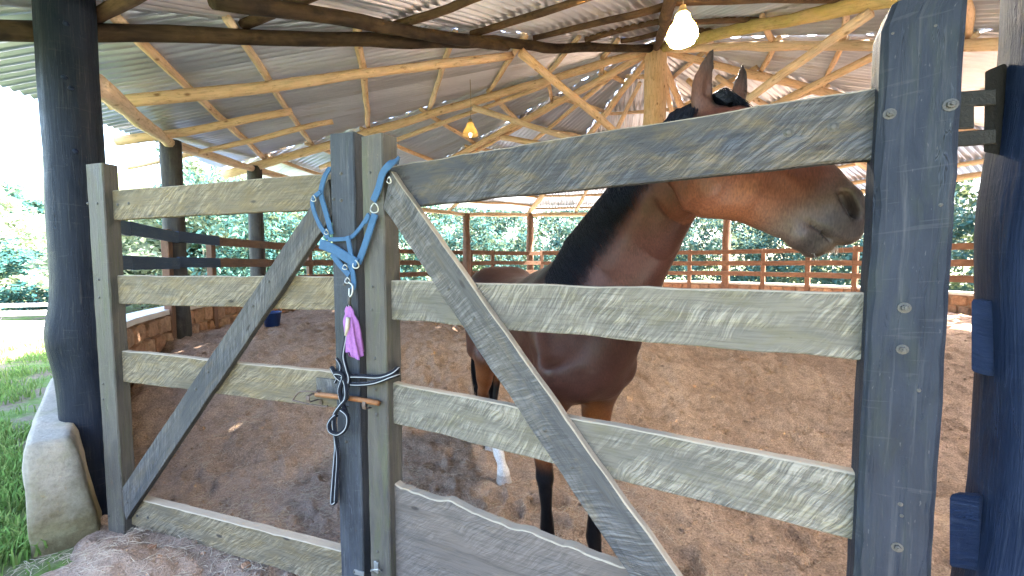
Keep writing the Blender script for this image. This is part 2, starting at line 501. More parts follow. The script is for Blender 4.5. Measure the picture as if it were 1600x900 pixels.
b = NB('lamp_glass')
b.fin((0.80, 0.62, 0.30), 0.25)
tr = b.n('BsdfTranslucent', i_Color=(0.92, 0.74, 0.40))
ms = b.n('MixShader', i_Fac=0.7)
b.t.links.new(b.b.outputs[0], ms.inputs[1]); b.t.links.new(tr.outputs[0], ms.inputs[2]); b.t.links.new(ms.outputs[0], b.out.inputs['Surface'])
MT['glass'] = b.m
b = NB('lit_bulb')
b.fin((1, 1, 1), 0.4, Emission_Color=(1.0, 0.91, 0.78), Emission_Strength=70.0)
MT['bulb'] = b.m
b = NB('dim_bulb')
b.fin((0.85, 0.85, 0.8), 0.3, Emission_Color=(1.0, 0.82, 0.58), Emission_Strength=0.8)
MT['bulb2'] = b.m
MT['cord'] = simple('cord', (0.30, 0.24, 0.16), 0.7)


# ------------------------------------------------------------------ shape builders
def sweep_rect(name, tops, bots, n, thick, mat, parent, cham=0.004, nseg=None, rough=0.002, edge_noise=None, bot_noise=None, worn_lit=False):
    """board: front edge lines tops[i] / bots[i] given by two end points; extruded by -n*thick"""
    T0, T1, B0, B1 = V(tops[0]), V(tops[1]), V(bots[0]), V(bots[1])
    L = ((T1 - T0).length + (B1 - B0).length) / 2
    ns = nseg or max(6, int(L / 0.05))
    n = V(n).normalized()
    vs, lc, fs = [], [], []
    seed = random.random() * 100
    for i in range(ns + 1):
        s = i / ns
        t, b_ = T0.lerp(T1, s), B0.lerp(B1, s)
        up = (t - b_)
        w = up.length
        u = up / w
        jt = float(fbm(np.array([s * L * 7.0 + seed]), np.array([1.0]), 1.0, 3)[0]) * rough * 3
        jb = float(fbm(np.array([s * L * 7.0 + seed]), np.array([9.0]), 1.0, 3)[0]) * rough * 3
        if edge_noise: jt += edge_noise(s)
        if bot_noise: jb += bot_noise(s)
        t = t + u * jt
        b_ = b_ + u * jb
        w = (t - b_).length
        c = cham * (1 + 0.6 * (random.random() - 0.5))
        sec = [(w - c, 0), (w, -c), (w, -thick + c), (w - c, -thick), (c, -thick), (0, -thick + c), (0, -c), (c, 0)]
        mid = [(w * q, 0) for q in (0.25, 0.5, 0.75)]
        sec = sec + mid
        for (a_, d) in sec:
            bow = 0.0
            vs.append(b_ + u * a_ + n * d)
            lc.append((s * L, a_ + (0.37 if d < -thick * .5 else 0.0), d))
    m = 11
    for i in range(ns):
        a0, a1 = i * m, (i + 1) * m
        for j in range(8):
            k = (j + 1) % 8
            if j == 7: continue
            fs.append((a0 + j, a1 + j, a1 + k, a0 + k))
        fr = [7, 8, 9, 10, 0]
        for q in range(4):
            j, k = fr[q], fr[q + 1]
            fs.append((a0 + j, a1 + j, a1 + k, a0 + k))
    order = [0, 1, 2, 3, 4, 5, 6, 7, 8, 9, 10]
    fs.append(tuple(order)); fs.append(tuple(ns * m + j for j in reversed(order)))
    o = mk(name, vs, fs, mat, parent, smooth=False, lc=lc)
    if worn_lit:
        o.data.materials.append(MT['worn_lit'])
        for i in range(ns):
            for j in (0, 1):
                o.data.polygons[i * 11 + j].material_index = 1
    return o


def tube(name, pts, radii, mat, parent=None, nside=10, caps=True, wob=0.0, smooth=True, wobf=2.0, stripe=False):
    P = [V(p) for p in pts]
    N = len(P)
    if not hasattr(radii, '__len__'): radii = [radii] * N
    vs, lc, fs = [], [], []
    t0 = (P[1] - P[0]).normalized()
    ref = V((0, 0, 1)) if abs(t0.z) < 0.9 else V((1, 0, 0))
    x = (ref - t0 * ref.dot(t0)).normalized()
    s = 0.0
    sd = random.random() * 50
    for i in range(N):
        t = (P[min(i + 1, N - 1)] - P[max(i - 1, 0)]).normalized()
        x = (x - t * x.dot(t)).normalized()
        y = t.cross(x)
        if i: s += (P[i] - P[i - 1]).length
        for j in range(nside):
            a = 2 * math.pi * j / nside
            r = radii[i]
            if wob:
                r *= 1 + wob * 2 * float(fbm(np.array([s * wobf + sd]), np.array([j * 0.7 if j <= nside / 2 else (nside - j) * 0.7 + 0.2]), 1.0, 2)[0])
            vs.append(P[i] + x * (math.cos(a) * r) + y * (math.sin(a) * r))
            if stripe: lc.append((s, j / nside, 0))
            else: lc.append((s, math.cos(a) * max(r, .03), math.sin(a) * max(r, .03)))
    for i in range(N - 1):
        for j in range(nside):
            k = (j + 1) % nside
            fs.append((i * nside + j, i * nside + k, (i + 1) * nside + k, (i + 1) * nside + j))
    if caps:
        fs.append(tuple(reversed(range(nside)))); fs.append(tuple((N - 1) * nside + j for j in range(nside)))
    return mk(name, vs, fs, mat, parent, smooth, lc)


def smooth_path(pts, n=8):
    """Catmull-Rom through points"""
    P = [V(p) for p in pts]
    out = []
    for i in range(len(P) - 1):
        p0, p1, p2, p3 = P[max(i - 1, 0)], P[i], P[i + 1], P[min(i + 2, len(P) - 1)]
        for k in range(n):
            t = k / n
            out.append(0.5 * ((2 * p1) + (p2 - p0) * t + (2 * p0 - 5 * p1 + 4 * p2 - p3) * t * t + (3 * p1 - p0 - 3 * p2 + p3) * t ** 3))
    out.append(P[-1])
    return out


def log(name, a, b_, r0, r1, mat, parent, nside=10, crook=0.012, step=0.22, wob=0.10):
    a, b_ = V(a), V(b_)
    L = (b_ - a).length
    n = max(4, int(L / step))
    sd = random.random() * 99
    d = (b_ - a).normalized()
    x = d.orthogonal().normalized()
    y = d.cross(x)
    pts, rr = [], []
    for i in range(n + 1):
        s = i / n
        e = math.sin(math.pi * s) ** 0.5
        q = np.array([s * L * 0.9 + sd])
        jx = float(fbm(q, np.array([3.0]), 1.0, 3)[0]) * crook * 3 * e
        jy = float(fbm(q, np.array([8.0]), 1.0, 3)[0]) * crook * 3 * e
        pts.append(a.lerp(b_, s) + x * jx + y * jy)
        rr.append((r0 + (r1 - r0) * s) * (1 + 0.16 * float(fbm(q * 2.3, np.array([14.0]), 1.0, 2)[0])))
    return tube(name, pts, rr, mat, parent, nside, wob=wob)


def box_mesh(name, c, ax, ay, az, hx, hy, hz, mat, parent, cham=0.0, smooth=False):
    """oriented box with chamfer on the edges along az"""
    ax, ay, az = V(ax).normalized(), V(ay).normalized(), V(az).normalized()
    c = V(c)
    k = cham
    sec = [(hx - k, hy), (-hx + k, hy), (-hx, hy - k), (-hx, -hy + k), (-hx + k, -hy), (hx - k, -hy), (hx, -hy + k), (hx, hy - k)] if k else [(hx, hy), (-hx, hy), (-hx, -hy), (hx, -hy)]
    m = len(sec)
    lv = [(-hz, 1.0 if not k else 1 - k / max(hx, hy) * .7), (-hz + k, 1), (hz - k, 1), (hz, 1.0 if not k else 1 - k / max(hx, hy) * .7)] if k else [(-hz, 1), (hz, 1)]
    vs, lc, fs = [], [], []
    for z, q in lv:
        for (x, y) in sec:
            vs.append(c + ax * x * q + ay * y * q + az * z)
            lc.append((z, x, y))
    for i in range(len(lv) - 1):
        for j in range(m):
            l = (j + 1) % m
            fs.append((i * m + j, i * m + l, (i + 1) * m + l, (i + 1) * m + j))
    fs.append(tuple(reversed(range(m)))); fs.append(tuple((len(lv) - 1) * m + j for j in range(m)))
    return mk(name, vs, fs, mat, parent, smooth, lc)


def lathe(name, prof, mat, parent=None, n=20, base=(0, 0, 0), smooth=True, close=False):
    vs, fs = [], []
    for (r, z) in prof:
        for j in range(n):
            a = 2 * math.pi * j / n
            vs.append((base[0] + r * math.cos(a), base[1] + r * math.sin(a), base[2] + z))
    for i in range(len(prof) - 1):
        for j in range(n):
            k = (j + 1) % n
            fs.append((i * n + j, i * n + k, (i + 1) * n + k, (i + 1) * n + j))
    if close:
        fs.append(tuple(reversed(range(n)))); fs.append(tuple((len(prof) - 1) * n + j for j in range(n)))
    return mk(name, vs, fs, mat, parent, smooth)


# ================================================================== SETTING
CF = (2.2, 7.25)      # fence ring
RF = 6.85


def ringp(deg, r=RF, z=0.0):
    a = math.radians(deg)
    return V((CF[0] + r * math.cos(a), CF[1] + r * math.sin(a), z))


_hp = np.random.default_rng(3)
HOOF = [(x_, y_, a_) for x_, y_, a_ in zip(_hp.uniform(-2.4, 4.5, 190), 2.0 + 4.6 * _hp.random(190) ** 1.3, _hp.uniform(0, 6.28, 190))]


def hoofprints(x, y):
    z = np.zeros_like(x)
    for (hx_, hy_, a_) in HOOF:
        dx, dy = x - hx_, y - hy_
        m = (np.abs(dx) < .2) & (np.abs(dy) < .2)
        if not m.any(): continue
        u, v = dx[m] * math.cos(a_) + dy[m] * math.sin(a_), -dx[m] * math.sin(a_) + dy[m] * math.cos(a_)
        r = np.hypot(u / 0.075, v / 0.062)
        z[m] += -0.040 * (1 - sstep(0.6, 1.05, r)) + 0.016 * np.exp(-((r - 1.3) / .28) ** 2) * (1 + .5 * np.sign(u))
    return z


def sand_h(x, y):
    base = 0.62 * sstep(3.0, 5.7, y + 0.10 * np.abs(x - 1.0))
    d = np.hypot(x - CF[0], y - CF[1])
    micro = np.clip(np.hypot(x, y) / 3, 0.5, 1.6)
    z = base + fbm(x, y, 0.7, 3) * 0.05 + fbm(x, y, 5.0, 3) * 0.05 * micro + fbm(x, y, 14.0, 3) * 0.038
    # hoof-churned pits
    v = vnoise(x * 4.1 + 50, y * 4.1 + 80)
    z -= 0.045 * sstep(0.18, 0.42, v)
    z = z + hoofprints(x, y)
    # heap of swept soil at the foot of the left pole
    z += 0.09 * np.exp(-(((x + 2.02) / 0.42) ** 2 + ((y - 2.02) / 0.30) ** 2))
    return z


# sand: polar sheet about the camera foot
na, nr = 680, 460
aa = np.linspace(math.radians(-105), math.radians(105), na)
rr = 0.25 * (17.0 / 0.25) ** np.linspace(0, 1, nr)
A, R_ = np.meshgrid(aa, rr)
X, Y = R_ * np.sin(A), R_ * np.cos(A)
Z = sand_h(X, Y)
d = np.hypot(X - CF[0], Y - CF[1])
inside = 1 - sstep(RF - 0.02, RF + 0.10, d)
apron = (1 - sstep(2.0, 3.0, Y + 0.15 * fbm(X, Y, 2, 3))) * sstep(-2.75, -2.3, X + 0.9 * np.clip(Y - 1.95, 0, 2) * -0.6 + 0.35 * fbm(X, Y, 1.7, 3)) * (1 - sstep(2.5, 3.5, X))
keep = np.maximum(inside, apron)
Z = Z * keep - 0.12 * (1 - keep)
idx = np.arange(na * nr).reshape(nr, na)
F_ = np.stack([idx[:-1, :-1], idx[:-1, 1:], idx[1:, 1:], idx[1:, :-1]], -1).reshape(-1, 4)[:, ::-1]
strawm = (1 - sstep(2.2, 4.3, Y)) * (1 - sstep(0.2, 1.8, X)) * (0.6 + fbm(X, Y, 1.5, 3))
strawm = np.clip(strawm, 0, 1)
sand = mk('arena_sand', np.stack([X.ravel(), Y.ravel(), Z.ravel()], 1), F_, MT['sand'], colattr=np.stack([strawm.ravel()] * 3, 1), origin=(0, 0, 0))
tag(sand, kind='structure')

# outer ground to the horizon with a rise to the left
na, nr = 160, 90
aa = np.linspace(0, 2 * math.pi, na)
rr = np.concatenate([[0.0], 0.8 * (1500 / 0.8) ** np.linspace(0, 1, nr - 1)])
A, R_ = np.meshgrid(aa, rr)
X, Y = R_ * np.sin(A), R_ * np.cos(A)
hillm = np.exp(-((np.mod(A + math.radians(52) + math.pi, 2 * math.pi) - math.pi) / 0.55) ** 2)
Z = fbm(X, Y, 0.35, 3) * 0.06 * sstep(1, 4, R_) - 0.03 + hillm * sstep(34, 120, R_) * 22 + fbm(X, Y, 0.02, 3) * 6 * sstep(40, 200, R_)
dd = np.hypot(X - CF[0], Y - CF[1])
Z = Z - 0.25 * (1 - sstep(RF - 0.9, RF - 0.3, dd))
idx = np.arange(na * nr).reshape(nr, na)
F_ = np.stack([idx[:-1, :-1], idx[:-1, 1:], idx[1:, 1:], idx[1:, :-1]], -1).reshape(-1, 4)[:, ::-1]
ground = mk('ground', np.stack([X.ravel(), Y.ravel(), Z.ravel()], 1), F_, MT['ground'], origin=(0, 0, 0))
tag(ground, kind='structure')

# pale path on the left, beyond the lawn
pv, pf = [], []
c0, c1 = at(-260, 545, 7.0), at(70, 548, 7.0)
for i in range(25):
    s = i / 24
    x = -22 + s * 20.0
    y = 7.3 + 0.6 * math.sin(s * 3) + s * 1.2
    wd = 2.6
    for k in range(5):
        q = k / 4
        xx, yy = x, y + q * wd
        zz = 0.05 + 0.012 * math.sin(i * 1.3 + k)
        pv.append((xx, yy, zz))
    pv.append((x, y - 0.02, -0.12))
for i in range(24):
    a0, a1 = i * 6, (i + 1) * 6
    for k in range(4):
        pf.append((a0 + k, a1 + k, a1 + k + 1, a0 + k + 1))
    pf.append((a0 + 5, a1 + 5, a1, a0))
path = mk('path', pv, pf, MT['path'], smooth=False)
tag(path, kind='structure')

# pale swept walk all round the outside of the pen
pv, pf = [], []
for i in range(121):
    a = 194 - 298 * i / 120
    for k in range(7):
        r = RF + 0.15 + (0.3 + 2.3 * min(1, i / 16)) * k / 6 + (0.12 * math.sin(i * .7) if k == 6 else 0)
        pv.append(ringp(a, r, 0.06 + 0.01 * math.sin(i * 1.7 + k * 2.1) - (0.16 if k == 6 else 0)))
for i in range(120):
    for k in range(6):
        pf.append((i * 7 + k, i * 7 + k + 1, (i + 1) * 7 + k + 1, (i + 1) * 7 + k))
walk = mk('walkway', pv, pf, MT['path'], smooth=True)
tag(walk, kind='structure')

# ------------------------------------------------------------------ ring wall with stones
wall = thing('stone_wall', ringp(140, RF, 0), 'low curved rubble stone wall with pale cement cap ringing the sandy pen', 'wall')
A0, A1 = 214.0, -99.0
nseg = 150
WT, WB = 1.0, -0.1
vs, fs = [], []
for i in range(nseg + 1):
    a = A0 + (A1 - A0) * i / nseg
    for (r, z) in ((RF + .02, WB), (RF + .02, WT - 0.03), (RF + .20, WT - 0.03), (RF + .20, WB)):
        vs.append(ringp(a, r, z))
for i in range(nseg):
    for k in range(3):
        fs.append((i * 4 + k, i * 4 + k + 1, (i + 1) * 4 + k + 1, (i + 1) * 4 + k))
fs.append((0, 1, 2, 3)); fs.append((nseg * 4 + 3, nseg * 4 + 2, nseg * 4 + 1, nseg * 4))
core = mk('mortar_core', vs, fs, MT['mortar'], wall, False)
vs, fs = [], []
for i in range(nseg + 1):
    a = A0 + (A1 - A0) * i / nseg
    j = 0.02 * random.random()
    for (r, z) in ((RF - .03 + j, WT - 0.04), (RF - .025 + j, WT + 0.02), (RF + .23, WT + 0.025), (RF + .24, WT - 0.05)):
        vs.append(ringp(a, r, z))
for i in range(nseg):
    for k in range(3):
        fs.append((i * 4 + k, i * 4 + k + 1, (i + 1) * 4 + k + 1, (i + 1) * 4 + k))
mk('coping', vs, fs, MT['cap'], wall, False)


def stone_mesh(seed):
    r_ = random.Random(seed)
    import bmesh
    bm = bmesh.new()
    bmesh.ops.create_cube(bm, size=1.0)
    bmesh.ops.subdivide_edges(bm, edges=bm.edges[:], cuts=1, use_grid_fill=True)
    for v in bm.verts:
        c = v.co.normalized() * 0.56
        v.co = v.co.lerp(c, 0.55) + V((r_.uniform(-.07, .07), r_.uniform(-.05, .05), r_.uniform(-.07, .07)))
    me = bpy.data.meshes.new('stone')
    bm.to_mesh(me); bm.free()
    me.materials.append(MT['stone'])
    return me


smesh = [stone_mesh(k) for k in range(7)]
ns = 0
ang = A0 - 0.3
stones_rows = [[], []]
for row in range(2):
    a = A0 - 0.4
    while a > -20 and ns < 296:
        wdt = random.uniform(0.20, 0.36)
        da = math.degrees(wdt / RF)
        hh = 0.205
        zc = WT - 0.05 - hh / 2 - row * hh * 0.98
        o = bpy.data.objects.new('stone', smesh[(ns * 3 + row) % 7])
        COL.objects.link(o)
        p = ringp(a - da / 2, RF + 0.03, zc + random.uniform(-.008, .008))
        o.location = p
        o.rotation_euler = (random.choice([0, math.pi]), 0, math.radians(a - da / 2) + math.pi / 2)
        o.scale = (wdt * 0.97, random.uniform(0.10, 0.15), hh * 0.98)
        put(o, wall)
        a -= da
        ns += 1

# ------------------------------------------------------------------ timber fence on the wall
fence = thing('pen_fence', ringp(130, RF, 0.6), 'three-rail timber fence on the stone wall around the pen', 'fence')
# post columns read off the photograph for the right-hand stretch, even spacing elsewhere
post_deg = [209.5, 198.0, 188.5, 177, 165.5, 154, 142, 131, 121, 114.5, 100, 88]
for px in (1077, 1192, 1262, 1336):
    dx = (px - 800) / 640
    a_, b__, c_ = dx * dx + 1, -2 * (dx * CF[0] + CF[1]), CF[0] ** 2 + CF[1] ** 2 - RF ** 2
    t = (-b__ + math.sqrt(b__ * b__ - 4 * a_ * c_)) / (2 * a_)
    post_deg.append(math.degrees(math.atan2(t - CF[1], dx * t - CF[0])))
d0 = post_deg[-1]
post_deg += [d0 - 9, d0 - 19, d0 - 29, d0 - 39, d0 - 50, d0 - 62, d0 - 76, d0 - 90, d0 - 104]
post_deg = sorted([a for a in post_deg if a > -97], reverse=True)
RI = RF - 0.05
for a in post_deg:
    c = ringp(a, RF - 0.005, 0)
    rad = V((math.cos(math.radians(a)), math.sin(math.radians(a)), 0))
    tn = V((-rad.y, rad.x, 0))
    top = 2.02
    box_mesh('fence_post', V((c.x, c.y, (top + .45) / 2)), rad, tn, (0, 0, 1), .04, .055, (top - .45) / 2, MT['rail'], fence, 0.006)
nodes = [217.5] + post_deg + [-97]
for zc in (1.93, 1.60, 1.285):
    for i in range(len(nodes) - 1):
        a, b_ = nodes[i], nodes[i + 1]
        k = 0.085
        p0, p1 = ringp(a, RI - k, 0), ringp(b_, RI - k, 0)
        mt = MT['rail_blue'] if a > 190 else MT['rail']
        h = 0.065 + random.uniform(-.005, .005)
        j0, j1 = random.uniform(-.012, .012), random.uniform(-.012, .012)
        nin = V((CF[0], CF[1], 0)) - (p0 + p1) / 2
        e = (p1 - p0).normalized() * 0.004
        sweep_rect('rail', (V((p0.x, p0.y, zc + h + j0)) + e, V((p1.x, p1.y, zc + h + j1)) - e), (V((p0.x, p0.y, zc - h + j0)) + e, V((p1.x, p1.y, zc - h + j1)) - e), nin, 0.034, mt, fence, 0.003, nseg=6, rough=0.002)

# ------------------------------------------------------------------ roundhouse roof
APEX = at(1025, 76, 7.32)
HUB = thing('roundhouse', (APEX.x, APEX.y, 0), 'open round timber roundhouse with conical corrugated metal roof over the pen', 'building')
E = [at(150, 52, 2.86), at(403, 258, 7.49), at(590, 314, 10.9), at(828, 331, 13.9), at(1134, 326, 12.56),
     at(1660, 248, 6.85), at(2405, 62, 3.03), V((5.45, 1.10, 3.2)), V((0.60, 0.90, 2.98))]
NH = len(E)
EXT = [1.17, 1.10, 1.06, 1.05, 1.05, 1.06, 1.06, 1.08, 1.17]
hip_m = ['log_k', 'log', 'log', 'log', 'log', 'log', 'log2', 'log_g', 'log_d']


def hp(i, f, lift=0.0):
    i %= NH
    return APEX.lerp(E[i], f) + V((0, 0, lift))


for i in range(NH):
    log('rafter', hp(i, 0.018), hp(i, EXT[i] - 0.01), 0.060 if i not in (7,) else 0.080, 0.074 if i else 0.056, MT[hip_m[i]], HUB, 12, 0.018)
    if i not in (8,):
        f = 0.45
        up = hp(i, f, -0.09)
        low = V((APEX.x, APEX.y, 3.36)) + (V((up.x, up.y, 0)) - V((APEX.x, APEX.y, 0))).normalized() * 0.13
        log('knee_brace', low, up, 0.05, 0.055, MT['log2' if i % 2 else 'log'], HUB, 9, 0.008)

FR = [0.13, 0.265, 0.41, 0.56, 0.715, 0.86, 0.985]
for i in range(NH):
    j = (i + 1) % NH
    dark = i in (7, 8)
    for q, f in enumerate(FR):
        fi, fj = f + random.uniform(-.018, .018), f + random.uniform(-.018, .018)
        if i == 0: fi, fj = f + 0.03 * (f < .9), f
        a, b_ = hp(i, fi, 0.105), hp(j, fj, 0.105)
        ov = (b_ - a).normalized() * 0.10
        mt = 'log_d' if dark else random.choice(['log', 'log', 'log2'])
        log('purlin', a - ov * random.random(), b_ + ov * random.random(), random.uniform(.034, .044), random.uniform(.034, .046), MT[mt], HUB, 8, 0.014)


def facet(i):
    j = (i + 1) % NH
    n = (E[i] - APEX).cross(E[j] - APEX).normalized()
    if n.z < 0: n = -n
    return APEX, n


def on_facet(px, py, i, drop=0.0):
    o, n = facet(i)
    d_ = ray(px, py)
    c = V((0, 0, EYE))
    return c + d_ * ((o - n * drop - c).dot(n) / d_.dot(n))


# jack rafters traced in the facets in view
for (pa, pb, i, r0, r1, mt) in [((168, 162), (800, 87), 0, .058, .05, 'log'), ((180, 221), (457, 174), 0, .05, .042, 'log'),
                               ((200, 262), (520, 190), 0, .035, .04, 'log'),
                               ((330, -2), (792, 71), 8, .055, .06, 'log_k'),
                               ((500, 262), (860, 130), 1, .045, .04, 'log2'),
                               ((640, 300), (900, 145), 2, .04, .04, 'log'), ((700, 330), (955, 120), 2, .045, .04, 'log'),
                               ((900, 330), (1000, 130), 3, .05, .045, 'log2'), ((985, 330), (1022, 130), 3, .05, .045, 'log'),
                               ((1080, 330), (1040, 130), 3, .05, .045, 'log'),
                               ((1290, 318), (1075, 125), 4, .055, .045, 'log'), ((1420, 300), (1120, 120), 4, .055, .045, 'log2')]:
    log('jack_rafter', on_facet(*pa, i), on_facet(*pb, i), r0, r1, MT[mt], HUB, 10, 0.014)

# corrugated sheets
PITCHC = 0.10
for i in range(NH):
    j = (i + 1) % NH
    lift = 0.105 + 0.055
    a_, e0, e1 = APEX + V((0, 0, lift)), hp(i, EXT[i], lift), hp(j, EXT[j], lift)
    u = (e1 - e0).normalized()
    n = (e0 - a_).cross(e1 - a_).normalized()
    if n.z < 0: n = -n
    v = n.cross(u)
    if v.dot(e0 - a_) < 0: v = -v
    loc = lambda p: ((p - a_).dot(u), (p - a_).dot(v))
    (u0, v0), (u1, v1) = loc(e0), loc(e1)
    if u0 > u1: u0, v0, u1, v1 = u1, v1, u0, v0
    sw = PITCHC * 8
    us = u0
    while us < u1 - 0.02:
        ue = min(us + sw + PITCHC * 0.5, u1)
        m = max(3, int((ue - us) / PITCHC * 8))
        cut = random.choice([-0.05, -0.05, 0.0, 0.015, 0.03]) if i < 6 else -0.06
        ev = random.uniform(-.03, .05)
        lz = random.uniform(0.0, 0.008) + (0.004 if int((us - u0) / sw) % 2 else 0)
        vs, lc, fs = [], [], []
        K = 7
        for q in range(m + 1):
            uu = us + (ue - us) * q / m
            vb = v0 + (v1 - v0) * (uu - u0) / (u1 - u0) + ev
            vt = (uu / u0 * v0) if uu < 0 else (uu / u1 * v1)
            vt = max(0.0, min(vt + cut, vb - 0.003))
            z = 0.024 * math.sin(2 * math.pi * uu / PITCHC) + lz
            for k in range(K + 1):
                vv = vt + (vb - vt) * k / K
                sag = 0.006 * math.sin(vv * 5 + i * 2 + us)
                vs.append(a_ + u * uu + v * vv + n * (z + sag))
                lc.append((vv, uu, 0))
        for q in range(m):
            for k in range(K):
                fs.append((q * (K + 1) + k, q * (K + 1) + k + 1, (q + 1) * (K + 1) + k + 1, (q + 1) * (K + 1) + k))
        mk('roof_sheet', vs, fs, MT['zinc'], HUB, True, lc)
        us += sw

# poles round the ring, ring beam on their heads, centre post
def pole_at(px, ytop_z, Yd, r, mat, top, name='pole', base=0.2, kn=0.12):
    p = at(px, 411, Yd)
    n = 22
    pts = [V((p.x, p.y, base + (top - base) * k / n)) for k in range(n + 1)]
    rad = [r * (1.06 - 0.10 * k / n) for k in range(n + 1)]
    return tube(name, pts, rad, mat, HUB, 18, wob=kn, wobf=1.6)


heads = []
p0 = at(127, 411, 2.62)
pts, rad = [], []
for k in range(49):
    z = -0.1 + 3.55 * k / 48
    r = 0.146 - 0.010 * (z / 3)
    sh = 0.0
    r *= 1 + 0.19 * math.exp(-((z - 1.13) / 0.16) ** 2)
    pts.append(V((p0.x - 0.018 * math.exp(-((z - 1.13) / 0.18) ** 2), p0.y, z)))
    rad.append(r)
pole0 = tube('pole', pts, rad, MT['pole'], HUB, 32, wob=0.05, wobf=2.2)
# knots on it
for (px, py) in ((103, 36), (111, 137), (118, 236), (100, 120)):
    c = at(px, py, 2.5)
    dirn = V((c.x - p0.x, c.y - p0.y, 0)).normalized()
    dirn = (V((0, 0, EYE)) - V((p0.x, p0.y, c.z)))
    ry = ray(px, py)
    # hit the cylinder
    a2 = ry.x ** 2 + ry.y ** 2
    b2 = -2 * (ry.x * p0.x + ry.y * p0.y)
    c2 = p0.x ** 2 + p0.y ** 2 - 0.139 ** 2
    disc = b2 * b2 - 4 * a2 * c2
    if disc > 0:
        t = (-b2 - math.sqrt(disc)) / (2 * a2)
        h = V((0, 0, EYE)) + ry * t
        nn = V((h.x - p0.x, h.y - p0.y, 0)).normalized()
        prof = [h - nn * .012, h + nn * .004, h + nn * .007, h + nn * .004, h - nn * .01]
        tube('knot', prof, [.017, .013, .009, .006, .004], MT['pole2'], pole0, 9, wob=0.15)
# navy pole at the right edge of the view
pq = V((1.325, 0.945, 0))
pts = [V((pq.x + 0.012 * math.sin(k * .5), pq.y, -0.1 + 3.2 * k / 40)) for k in range(41)]
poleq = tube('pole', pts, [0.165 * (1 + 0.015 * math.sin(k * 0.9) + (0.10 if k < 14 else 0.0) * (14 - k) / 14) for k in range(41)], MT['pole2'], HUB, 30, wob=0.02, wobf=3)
far_poles = [(275, 5.33, 222), (403, 7.49, 262), (590, 10.9, 318), (729, 12.7, 335), (828, 13.9, 335), (1134, 12.56, 330)]
hd = [V((p0.x - .02, p0.y + .2, 2.80))]
for (px, Yd, yt) in far_poles:
    top = at(px, yt, Yd).z
    pole_at(px, 0, Yd, 0.115, MT['fpole'] if px < 600 else MT['rail'], top + 0.02, base=0.4)
    p = at(px, 411, Yd)
    hd.append(V((p.x, p.y, top)))
for k in (5, 6, 7):
    p = E[k]
    tube('pole', [V((p.x, p.y, 0.4 + (p.z - .5) * q / 8)) for q in range(9)], 0.115, MT['fpole'], HUB, 14, wob=0.1)
    hd.append(V((p.x, p.y, p.z - 0.05)))
hd.append(V((pq.x, pq.y, 2.85)))
for a, b_ in zip(hd[:-1], hd[1:]):
    ov = (b_ - a).normalized() * 0.10
    log('ring_beam', a - ov + V((0, 0, -.02)), b_ + ov + V((0, 0, -.02)), 0.068, 0.06, MT['log2'], HUB, 10, 0.010)
cp = V((APEX.x, APEX.y, 0))
n = 16
tube('centre_post', [V((cp.x, cp.y, 0.4 + (APEX.z - 0.35) * k / n)) for k in range(n + 1)], [0.195 - 0.015 * k / n for k in range(n + 1)], MT['log'], HUB, 18, wob=0.05)

# ------------------------------------------------------------------ concrete footing of the left pole
FP = thing('concrete_footing', (p0.x - 0.1, p0.y - 0.1, 0), 'weathered pale concrete footing with mossy base around the left pole', 'footing')
sec = []
for j in range(44):
    a = 2 * math.pi * j / 44
    ca, sa = math.cos(a), math.sin(a)
    q = (abs(ca) ** 12 + abs(sa) ** 12) ** (-1 / 12)
    sec.append((0.5 + 0.5 * ca * q, 0.5 + 0.5 * sa * q))
angs = [226.0 - 12.2 * (k / 22) for k in range(23)]
vs, fs = [], []
m = len(sec)


def foot_pt(a, fr, fz, shrink=1.0):
    t = (226.0 - a) / 23
    zt = 0.60 + 0.20 * sstep(0.0, 0.45, t) + 0.20 * sstep(0.45, 0.9, t)
    r0, r1 = 6.74 + 0.11 * min(1, max(0, fz)) * (1 - t), 7.03 + 0.03 * t
    bul = 0.010 * math.sin(math.pi * min(1, max(0, fz))) * (1 if fr > .5 else -0.3)
    fr2, fz2 = .5 + (fr - .5) * shrink, .5 + (fz - .5) * shrink
    r = r0 + (r1 - r0) * fr2 + bul
    z = -0.12 + (zt + 0.12) * fz2
    nz_ = float(fbm(np.array([a * 1.1]), np.array([z * 5.0]), 1.3, 3)[0])
    p = ringp(a, r + nz_ * .012 * (fr2 - .5) * 2, z)
    return p


for sh, da in ((0.25, .24), (0.5, .235), (0.75, .22), (0.93, .17), (0.985, 0.07)):
    for (fr, fz) in sec:
        p = foot_pt(226.0 + da, fr, fz, sh)
        nz_ = float(fbm(np.array([p.x * 9]), np.array([p.z * 9]), 1.0, 3)[0])
        vs.append(p + V((.7, -.7, 0)) * nz_ * .012)
for a in angs:
    for (fr, fz) in sec:
        vs.append(foot_pt(a, fr, fz))
R2 = len(vs) // m
for i in range(R2 - 1):
    for j in range(m):
        l = (j + 1) % m
        fs.append((i * m + j, i * m + l, (i + 1) * m + l, (i + 1) * m + j))
cv = V((0, 0, 0))
for j in range(m): cv += vs[j] / m
vs.append(cv)
for j in range(m): fs.append((len(vs) - 1, (j + 1) % m, j))
fs.append(tuple((R2 - 1) * m + j for j in reversed(range(m))))
mk('footing_block', vs, fs, MT['plaster'], FP, True)

# ================================================================== GATES
PR = Plane(615, 1.767, 1345, 1.012)
PL = Plane(515, 1.914, 190, 2.365)
GR = thing('gate_leaf', (PR.p(960, 700).x, PR.p(960, 700).y, 0), 'right gate leaf of grey boards with a long diagonal brace in front of the horse', 'gate', 'pair of gate leaves')
GL = thing('gate_leaf', (PL.p(350, 700).x, PL.p(350, 700).y, 0), 'left gate leaf of ochre-grey boards with diagonal brace beside the dark pole', 'gate', 'pair of gate leaves')


